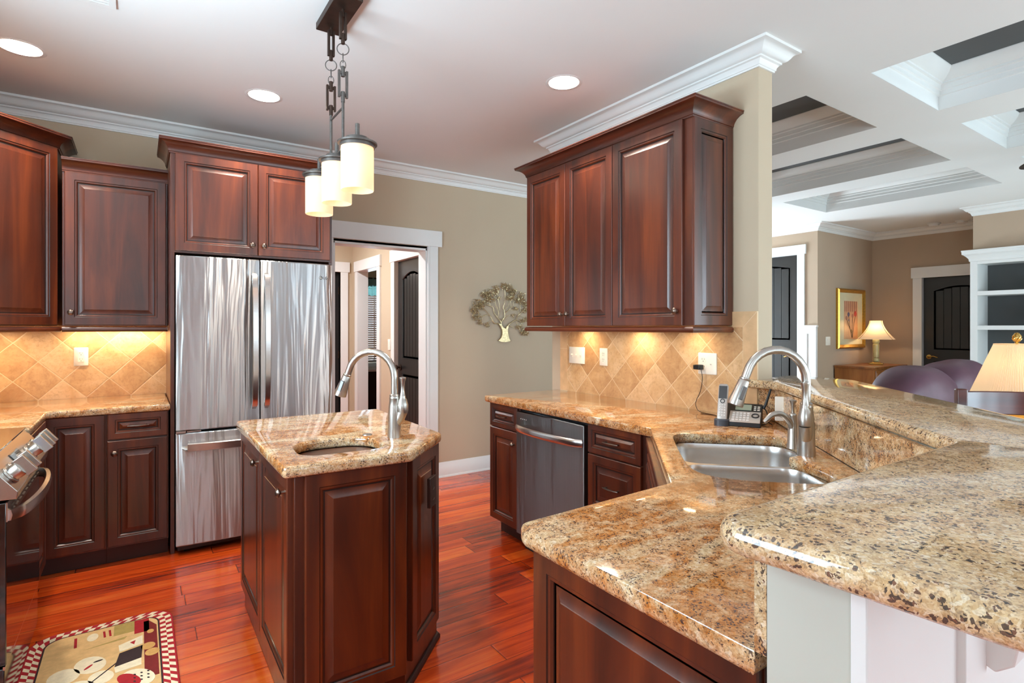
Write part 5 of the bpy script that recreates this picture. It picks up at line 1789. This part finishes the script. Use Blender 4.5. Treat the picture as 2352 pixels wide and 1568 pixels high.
flat([(x1 - 0.20, y1 - 0.03), (x1 - 0.192, y1 - 0.03), (x1 - 0.187, y1 - 0.09), (x1 - 0.195, y1 - 0.09)], 0, 3)
flat(ell(x1 - 0.235, y1 - 0.06, 0.02, 0.035), 1, 3)
flat([(x1 - 0.26, y1 - 0.16), (x1 - 0.11, y1 - 0.13), (x1 - 0.12, y1 - 0.15)], 4, 3)
for a, b, cx, cy in ((0.05, 0.07, -0.23, -0.30), (0.04, 0.05, -0.19, -0.42), (0.05, 0.06, -0.31, -0.34), (0.055, 0.07, -0.26, -0.47)):
    flat(ell(x1 + cx, y1 + cy, a, b, 20), 1, 3)
flat(ell(x1 - 0.235, y1 - 0.315, 0.02, 0.006, 50), 0, 4)
flat(ell(x1 - 0.205, y1 - 0.285, 0.016, 0.006, 10), 3, 4)
flat([(x1 - 0.36, y1 - 0.62), (x1 - 0.355, y1 - 0.62), (x1 - 0.13, y1 - 0.33), (x1 - 0.137, y1 - 0.33)], 3, 5)
o = m.build('rug', [red, cream, tan, dk, olive, rust, cook], angle=30)
tag(o, 'small kitchen rug with red checkered border and printed food motif on the floor', 'rug')

# ------------------------------------------------------------------ living room seen over the bar
# chest with the small lamp
t = thing('chest', 'honey oak chest of drawers in the corner under the gold framed picture', 'chest', (7.94, 3.30, 0))
Wk, Dk, Hk = 1.0, 0.50, 0.835
carcass(t, [(0.02, Wk - 0.02, 0.01, Dk, 0.08, Hk - 0.03), (0.04, Wk - 0.04, 0.03, Dk, 0, 0.08)], mats=[M['oak'], M['oak']])
MB().box(0, Wk, -0.01, Dk, Hk - 0.03, Hk).build('top', M['oak'], parent=t, bevel=0.006)
for i, (z, h) in enumerate(((0.60, 0.185), (0.36, 0.215), (0.11, 0.23))):
    d = MB().panel(0, 0, Wk - 0.08, h, [(0, 0), (0, -0.012), (0.004, -0.016), (0.02, -0.016), (0.024, -0.012), (0.03, -0.012), (0.034, -0.016)]).build('drawer', M['oak'], parent=t, loc=(0.04, 0.01, z))
    for x in (0.2, Wk - 0.28):
        MB().tube([(x - 0.04, -0.016, h / 2), (x - 0.035, -0.036, h / 2 - 0.012), (x + 0.035, -0.036, h / 2 - 0.012), (x + 0.04, -0.016, h / 2)], 0.005, 8).build('pull', M['brass'], parent=d)
# lamp on it
lx_, ly_ = 8.60, 3.55
t = thing('table_lamp', 'small lit table lamp with flared shade standing on the oak chest', 'lamp', (lx_, ly_, Hk), 20)
ivory = plain('onyx_green', lin(206, 196, 140), 0.3, var=0.12, vs=20)
m = MB().box(-0.085, 0.085, -0.085, 0.085, 0.0, 0.022).box(-0.06, 0.06, -0.06, 0.06, 0.022, 0.032)
m.build('base', M['brass'], parent=t, bevel=0.004)
MB().lathe([(0.02, 0.032), (0.038, 0.045), (0.042, 0.065), (0.036, 0.085), (0.02, 0.092), (0.02, 0.1), (0.036, 0.104), (0.040, 0.28), (0.028, 0.29), (0.04, 0.305), (0.046, 0.33), (0.036, 0.352), (0.012, 0.36), (0.012, 0.40)], (0, 0, 0), 22).build('column', ivory, parent=t, angle=40)
cloth = shade_mat('silk_shade', (0.95, 0.8, 0.6, 1), (1.0, 0.74, 0.42, 1), 0.5, 0.05)


def square_shade(parent, z0, z1, r0, r1, seg=12, corner=0.35, mat=None):
    """square bell shade"""
    vs, fs, n = [], [], 32
    for k in range(seg + 1):
        u = k / seg
        r = r0 + (r1 - r0) * (1 - (1 - u) ** 1.7)
        z = z0 + (z1 - z0) * u
        for i in range(n):
            a = 6.28318 * i / n + 0.785
            c, s = math.cos(a), math.sin(a)
            q = 1.0 / (abs(c) ** 5 + abs(s) ** 5) ** 0.2
            vs.append((r * c * q, r * s * q, z))
    for k in range(seg):
        for i in range(n):
            j = (i + 1) % n
            fs.append((k * n + i, k * n + j, (k + 1) * n + j, (k + 1) * n + i))
    o = MB().add(vs, fs).build('lamp_shade', mat, parent=parent, angle=25)
    tr = MB()
    for ci in (0, 8, 16, 24):
        tr.tube([Vector(vs[k * n + ci]) * 1.002 for k in range(seg + 1)], 0.003, 5)
    tr.build('shade_trim', M['oak'], parent=o)
    return o


square_shade(t, 0.355, 0.615, 0.225, 0.075, mat=cloth)
point('lamp_bulb', (lx_, ly_, Hk + 0.49), 1.5, (1.0, 0.74, 0.48), 0.03)
# picture
t = thing('picture', 'gold framed flower print hanging on the wall above the oak chest', 'picture', (8.43, YE, 1.48))
pw, ph = 0.80, 0.845
m = MB()
m.sweep([(0.0, -0.001), (0.0, -0.03), (0.02, -0.045), (0.04, -0.03), (0.055, -0.022), (0.06, -0.001)], [(-pw / 2, -ph / 2), (-pw / 2, ph / 2), (pw / 2, ph / 2), (pw / 2, -ph / 2)], closed=True)
# the sweep runs in x/y: stand it up against the wall
for v in m.v:
    v.xyz = (v.x, v.z, v.y)
for f in m.f:
    f.reverse()
m.build('frame', M['gold'], parent=t)
f0 = plain('mat_board', lin(214, 204, 168), 0.5, coat=0.6)
m = MB().box(-pw / 2 + 0.05, pw / 2 - 0.05, -0.015, -0.002, -ph / 2 + 0.05, ph / 2 - 0.05)
m.build('mat_board', f0, parent=t)
f1 = plain('print_paper', lin(206, 160, 122), 0.5, coat=0.6, var=0.15, vs=8)
f2 = plain('print_stripe', lin(168, 112, 92), 0.5, coat=0.4)
f3 = plain('print_stem', lin(120, 92, 60), 0.5)
f4 = plain('print_red', lin(190, 70, 60), 0.5)
f5 = plain('print_blue', lin(92, 86, 110), 0.5)
m = MB().box(-0.2, 0.2, -0.0165, -0.0145, -0.29, 0.25, 0)
for i in range(7):
    m.box(-0.19 + 0.056 * i, -0.165 + 0.056 * i, -0.0175, -0.016, 0.10, 0.25, 1)
for (a, b) in (((0.02, -0.27), (-0.07, 0.05)), ((0.03, -0.27), (0.05, 0.03)), ((0.04, -0.27), (0.13, 0.06)), ((0.02, -0.2), (-0.13, 0.0))):
    m.tube([(a[0], -0.017, a[1]), ((a[0] + b[0]) / 2 - 0.01, -0.017, (a[1] + b[1]) / 2), (b[0], -0.017, b[1])], 0.005, 6, 2)
for cx, cz, r, mi in ((-0.07, 0.06, 0.035, 4), (0.05, 0.04, 0.03, 1), (0.13, 0.07, 0.042, 3), (-0.13, 0.01, 0.03, 1), (-0.06, -0.02, 0.02, 4), (0.02, -0.18, 0.03, 2)):
    m.lathe([(r, 0), (r * 0.9, 0.003), (0.001, 0.004)], (0, 0, 0), 10, mi, Matrix.Translation((cx, -0.0165, cz)) @ Matrix.Rotation(R(90), 4, 'X'))
m.build('flower_print', [f1, f2, f3, f4, f5], parent=t)

# recliner sofa, its two tall backs towards us
def lump(name, parent, c, r, mat, e=2.6, seam=0.0, n=28, k=18):
    """a puffed cushion: superellipsoid"""
    vs, fs = [], []
    def f(a, p):
        return math.copysign(abs(a) ** p, a)
    for i in range(k + 1):
        v_ = -math.pi / 2 + math.pi * i / k
        for j in range(n):
            u_ = 2 * math.pi * j / n
            p = 2 / e
            x = f(math.cos(v_), p) * f(math.cos(u_), p)
            y = f(math.cos(v_), p) * f(math.sin(u_), p)
            z = f(math.sin(v_), p)
            wob = 1 + 0.02 * math.sin(5 * x + 3 * z + c[0] * 3) + 0.015 * math.sin(9 * z - 4 * x)
            vs.append((c[0] + r[0] * x * wob, c[1] + r[1] * y * wob, c[2] + r[2] * z * wob))
    for i in range(k):
        for j in range(n):
            jj = (j + 1) % n
            fs.append((i * n + j, i * n + jj, (i + 1) * n + jj, (i + 1) * n + j))
    return MB().add(vs, fs).build(name, mat, parent=parent, angle=180, sub=1)


t = thing('sofa', 'plum leather recliner sofa seen from behind over the bar', 'sofa', (5.55, 2.06, 0), -6)
MB().slab(fillet([(-0.55, -0.35), (1.15, -0.35), (1.15, 0.6), (-0.55, 0.6)], 0.08, 5), [], [(0.03, 0.5), (0.0, 0.45), (0.0, 0.05)]).build('base', M['leather'], parent=t)
lump('back_cushion', t, (-0.06, -0.1, 0.68), (0.44, 0.25, 0.35), M['leather'], 2.7)
lump('back_cushion', t, (0.80, -0.02, 0.69), (0.44, 0.25, 0.365), M['leather'], 2.7)
lump('arm', t, (-0.62, 0.15, 0.38), (0.14, 0.45, 0.3), M['leather'], 3.2)
lump('arm', t, (1.27, 0.15, 0.38), (0.14, 0.45, 0.3), M['leather'], 3.2)
lump('seat_cushion', t, (-0.06, 0.35, 0.42), (0.42, 0.36, 0.14), M['leather'], 3.4)
lump('seat_cushion', t, (0.78, 0.35, 0.42), (0.42, 0.36, 0.14), M['leather'], 3.4)

# end table and the big pleated lamp
ex, ey = 4.372, 1.04
t = thing('end_table', 'mahogany end table hidden behind the bar, carrying the pleated lamp', 'table', (ex, ey, 0))
MB().slab(fillet([(-0.27, -0.27), (0.27, -0.27), (0.27, 0.27), (-0.27, 0.27)], 0.03, 4), [], [(0.006, 0.56), (0, 0.55), (0, 0.535), (0.008, 0.53)]).build('top', M['mahogany'], parent=t)
MB().box(-0.23, 0.23, -0.23, 0.23, 0.45, 0.53).build('apron', M['mahogany'], parent=t)
for sx in (-1, 1):
    for sy in (-1, 1):
        MB().lathe([(0.014, 0), (0.022, 0.45), (0.024, 0.53)], (0.21 * sx, 0.21 * sy, 0), 12).build('leg', M['mahogany'], parent=t)
t = thing('table_lamp', 'big lit lamp with cream pleated shade and gold filigree finial at the right edge', 'lamp', (ex, ey, 0.56))
MB().lathe([(0.09, 0), (0.09, 0.012), (0.04, 0.03), (0.03, 0.05), (0.075, 0.1), (0.095, 0.17), (0.07, 0.25), (0.025, 0.3), (0.018, 0.32), (0.012, 0.4), (0.006, 0.42), (0.006, 0.71)], (0, 0, 0), 28).build('base', M['brass'], parent=t, angle=40)
vs, fs, n, kk = [], [], 220, 6
for k in range(kk + 1):
    u = k / kk
    r = 0.215 - (0.215 - 0.105) * u
    for i in range(n):
        a = 6.28318 * i / n
        q = r + (0.0035 if i % 2 else -0.0035) * (1.15 - 0.55 * u)
        vs.append((q * math.cos(a), q * math.sin(a), 0.40 + 0.298 * u))
for k in range(kk):
    for i in range(n):
        j = (i + 1) % n
        fs.append((k * n + i, k * n + j, (k + 1) * n + j, (k + 1) * n + i))
pleat = shade_mat('pleated_cloth', (0.95, 0.84, 0.68, 1), (1.0, 0.76, 0.46, 1), 0.45, 0.03)
sh = MB().add(vs, fs).build('lamp_shade', pleat, parent=t, angle=20)
m = MB().ring((0, 0, 0.697), 0.106, 0.003, (0, 0, 1), 40, 6)
m.ring((0, 0, 0.401), 0.216, 0.003, (0, 0, 1), 48, 6)
m.build('shade_trim', cloth, parent=sh)
m = MB().lathe([(0.006, 0.70), (0.012, 0.706), (0.006, 0.712), (0.0185, 0.725), (0.021, 0.736), (0.016, 0.752), (0.006, 0.764), (0.001, 0.768)], (0, 0, 0), 18)
for i in range(8):
    a = 6.283 * i / 8
    m.tube([(0.02 * math.cos(a + q) * s_, 0.02 * math.sin(a + q) * s_, z) for q, s_, z in ((0, 0.6, 0.714), (0.5, 1.12, 0.73), (1.0, 1.0, 0.745), (1.5, 0.35, 0.765))], 0.0022, 5)
m.build('finial', M['brass'], parent=t, angle=50)
point('lamp_bulb', (ex, ey, 0.56 + 0.53), 0.6, (1.0, 0.76, 0.52), 0.03)

# two bar stools with dark backs beyond the bar
def stool(label, loc, rz, w=0.42, top=1.065):
    t = thing('bar_stool', label, 'stool', loc, rz, 'dark bar stools beyond the bar')
    s_ = 0.66
    MB().slab(fillet([(-w / 2, -0.2), (w / 2, -0.2), (w / 2, 0.2), (-w / 2, 0.2)], 0.04, 4), [], [(0.02, s_), (0, s_ - 0.015), (0, s_ - 0.05)]).build('seat', M['mahogany'], parent=t)
    for sx in (-1, 1):
        MB().tube([(sx * (w / 2 - 0.02), -0.19, 0), (sx * (w / 2 - 0.025), -0.19, s_ - 0.03)], [0.02, 0.022], 8).build('leg', M['mahogany'], parent=t)
        m = MB()
        m.box(sx * (w / 2 - 0.022) - 0.022, sx * (w / 2 - 0.022) + 0.022, 0.17, 0.205, 0, top)
        m.build('leg', M['mahogany'], parent=t, bevel=0.006)
    n_ = 10
    vs = []
    for i in range(n_ + 1):
        u = 2 * i / n_ - 1
        x = u * (w / 2 - 0.04)
        y = 0.187 + 0.03 * (1 - u * u)
        tz = top - 0.012 - 0.0 * u
        vs += [(x, y - 0.011, tz - 0.11), (x, y - 0.011, tz), (x, y + 0.011, tz), (x, y + 0.011, tz - 0.11)]
    fs = [(0, 1, 2, 3), (4 * n_ + 3, 4 * n_ + 2, 4 * n_ + 1, 4 * n_)]
    for i in range(n_):
        for k in range(4):
            j = (k + 1) % 4
            fs.append((i * 4 + k, (i + 1) * 4 + k, (i + 1) * 4 + j, i * 4 + j))
    MB().add(vs, fs).build('top_rail', M['mahogany'], parent=t, bevel=0.004)
    m = MB().box(-w / 2 + 0.04, w / 2 - 0.04, 0.18, 0.2, 0.75, 0.79)
    m.build('lower_rail', M['mahogany'], parent=t)
    m = MB()
    for q in (-0.19, 0.19):
        m.tube([(-w / 2 + 0.03, q, 0.28), (w / 2 - 0.03, q, 0.28)], 0.012, 8)
    m.build('footrest', M['mahogany'], parent=t)
    return t


stool('dark bar stool whose square back post shows left of the pleated lamp', (3.265, 0.715, 0), 225 - 270)
stool('dark bar stool with rounded back at the right picture edge', (2.86, 0.31, 0), 225 - 270, top=1.04)

# bookcase
XK = 8.0
t = thing('bookcase', 'white built-in bookcase with dark gray back at the right edge', 'bookcase', (XK, 2.316, 0), -90)
Wb, Db, Hb = 1.6, 0.36, 2.12
m = MB()
for x in (0, Wb - 0.068):
    m.box(x, x + 0.068, 0, 0.02, 0, Hb)
    m.box(x if x else 0.0, x + 0.068, 0.02, Db, 0, Hb)
m.box(0.068, Wb - 0.068, 0, 0.02, 2.085, Hb)
m.box(0, Wb, 0.02, Db, Hb - 0.03, Hb)
m.build('case', M['white'], parent=t, bevel=0.002)
MB().box(0.068, Wb - 0.068, Db - 0.015, Db, 0.0, Hb - 0.03).build('back_panel', M['gray'], parent=t)
for z in (0.78, 1.33, 1.725):
    MB().box(0.068, Wb - 0.068, 0.0, Db - 0.015, z, z + 0.048).build('shelf', M['white'], parent=t)
MB().box(0.068, Wb - 0.068, 0.0, 0.03, 0.1, 0.78).build('cupboard_door', M['white'], parent=t)
MB().sweep([(0.0, 0.0), (0.008, 0.0), (0.012, 0.03), (0.03, 0.055), (0.05, 0.075), (0.062, 0.08), (0.062, 0.11), (0.066, 0.112), (0.066, 0.128), (0, 0.128)], [(0, Db), (0, 0), (Wb, 0), (Wb, Db)]).build('cornice', M['white'], parent=t, loc=(0, 0, Hb - 0.0), angle=25)
m = MB().lathe([(0.03, 0), (0.05, 0.01), (0.075, 0.06), (0.08, 0.1), (0.06, 0.15), (0.03, 0.175), (0.035, 0.2)], (0, 0, 0), 22)
tag(m.build('vase', plain('aqua_glaze', lin(176, 206, 206), 0.2), loc=(XK + 0.16, 1.80, 1.7735), angle=50), 'pale aqua round vase cut by the picture edge on the upper bookcase shelf', 'vase')
m = MB().lathe([(0.05, 0), (0.055, 0.01), (0.03, 0.04), (0.06, 0.08), (0.085, 0.14), (0.05, 0.2), (0.075, 0.245), (0.07, 0.25)], (0, 0, 0), 22)
m.tube([(0.05, 0, 0.2), (0.11, 0, 0.19), (0.12, 0, 0.13), (0.08, 0, 0.1)], 0.008, 8)
tag(m.build('urn', M['black'], loc=(XK + 0.16, 1.795, 1.3785), angle=50), 'black urn cut by the picture edge on the middle bookcase shelf', 'urn')

# smoke detectors and fan blade tip
for x, y, lab in ((8.865, 2.956, 'white smoke detector on the alcove ceiling, the left of two'), (8.907, 2.66, 'white smoke detector on the alcove ceiling, nearest the bookcase')):
    t = thing('smoke_detector', lab, 'smoke detector', (x, y, ZC), 0, 'alcove ceiling detectors')
    MB().lathe([(0.075, -0.0005), (0.075, -0.012), (0.06, -0.014)][::-1], (0, 0, 0), 24).build('mount', M['white'], parent=t)
    MB().lathe([(0.001, -0.045), (0.035, -0.045), (0.055, -0.036), (0.06, -0.014)], (0, 0, 0), 24).build('cover', M['white'], parent=t, angle=45)
t = thing('ceiling_fan', 'dark ceiling fan whose blade tip pokes in at the right edge', 'fan', (5.80, 0.58, ZC))
MB().lathe([(0.02, -0.17), (0.065, -0.16), (0.065, -0.22), (0.1, -0.24), (0.11, -0.30), (0.06, -0.33), (0.001, -0.33)][::-1], (0, 0, 0.0), 24).build('motor', M['bronze'], parent=t)
MB().lathe([(0.013, -0.17), (0.013, -0.0)], (0, 0, 0), 10).build('downrod', M['bronze'], parent=t)
for i in range(5):
    a = 2 * math.pi * i / 5 + math.atan2(1.195 - 0.58, 5.14 - 5.80)
    Mx = Matrix.Rotation(a, 4, 'Z') @ Matrix.Translation((0, 0, -0.257)) @ Matrix.Rotation(R(10), 4, 'X')
    MB().slab(fillet([(0.18, -0.05), (0.9, -0.07), (0.9, 0.07), (0.18, 0.05)], [0.02, 0.05, 0.05, 0.02], 5), [], [(0.001, 0.004), (0, 0.002), (0, -0.004)], 0, Mx).build('blade', M['bronze'], parent=t)
    MB().box(0.07, 0.24, -0.015, 0.015, -0.012, -0.004, 0, Mx).build('blade_arm', M['bronze'], parent=t)

# ------------------------------------------------------------------ study beyond the hall
t = thing('window_blind', 'brown wooden slat blind in the window of the small room beyond the hall', 'blind', (WX0, WY - 0.035, 0))
bl = plain('blind_wood', lin(112, 84, 64), 0.5)
m = MB()
nsl = 34
for i in range(nsl):
    z = 0.83 + 1.15 * i / nsl
    m.box(0.02, WX1 - WX0 - 0.02, -0.020, 0.020, -0.0015, 0.0015, 0, Matrix.Translation((0, 0, z)) @ Matrix.Rotation(R(-42), 4, 'X'))
m.build('slats', bl, parent=t)
MB().box(0.01, WX1 - WX0 - 0.01, -0.025, 0.025, 1.985, 2.03).build('head_rail', bl, parent=t)
t = thing('valance', 'teal gathered valance curtain above the brown blind beyond the hall', 'curtain', (WX0, WY - 0.075, 0))
vs, fs, n = [], [], 120
for k in range(7):
    z = 2.13 - 0.28 * k / 6
    for i in range(n + 1):
        x = -0.08 + (WX1 - WX0 + 0.16) * i / n
        vs.append((x, 0.014 * math.sin(i * 1.15) * (0.5 + 0.5 * k / 6) + 0.006 * math.sin(i * 0.43), z + 0.006 * math.sin(i * 0.7) * (k == 6)))
for k in range(6):
    for i in range(n):
        fs.append((k * (n + 1) + i, (k + 1) * (n + 1) + i, (k + 1) * (n + 1) + i + 1, k * (n + 1) + i + 1))
MB().add(vs, fs).build('cloth', shade_mat('teal_cloth', lin(140, 176, 172), lin(130, 180, 176), 0.4), parent=t, angle=180)
MB().tube([(-0.12, 0.0, 2.12), (WX1 - WX0 + 0.12, 0.0, 2.12)], 0.011, 10).build('curtain_rod', M['black'], parent=t)
t = thing('desk', 'black desk with white top standing under the window beyond the hall', 'desk', (2.40, 7.70, 0))
MB().box(0, 1.5, 0, 0.6, 0.0, 0.72).build('body', M['black'], parent=t)
MB().box(-0.02, 1.52, -0.02, 0.61, 0.721, 0.75).build('top', M['white'], parent=t)

# unseen ceiling lamp added to light the hall; none built in the foyer
for nm, x, y, p in (('hall', 0.9, 5.6, 36), ('foyer', 5.0, 4.0, 0)):
    if p:
        t = thing('added_ceiling_lamp', 'added round ceiling lamp out of sight in the %s' % nm, 'ceiling light', (x, y, ZC))
        MB().lathe([(0.001, -0.085), (0.08, -0.08), (0.13, -0.055), (0.15, -0.02), (0.15, -0.0005)], (0, 0, 0), 30).build('bowl', emit('added_bowl_glow', (1.0, 0.9, 0.75, 1), 2.0), parent=t, angle=60)
        area('added_lamp_light', (x, y, ZC - 0.09), (0, 0, 0), 0.2, 0.2, p, (0.9, 0.95, 1.0))
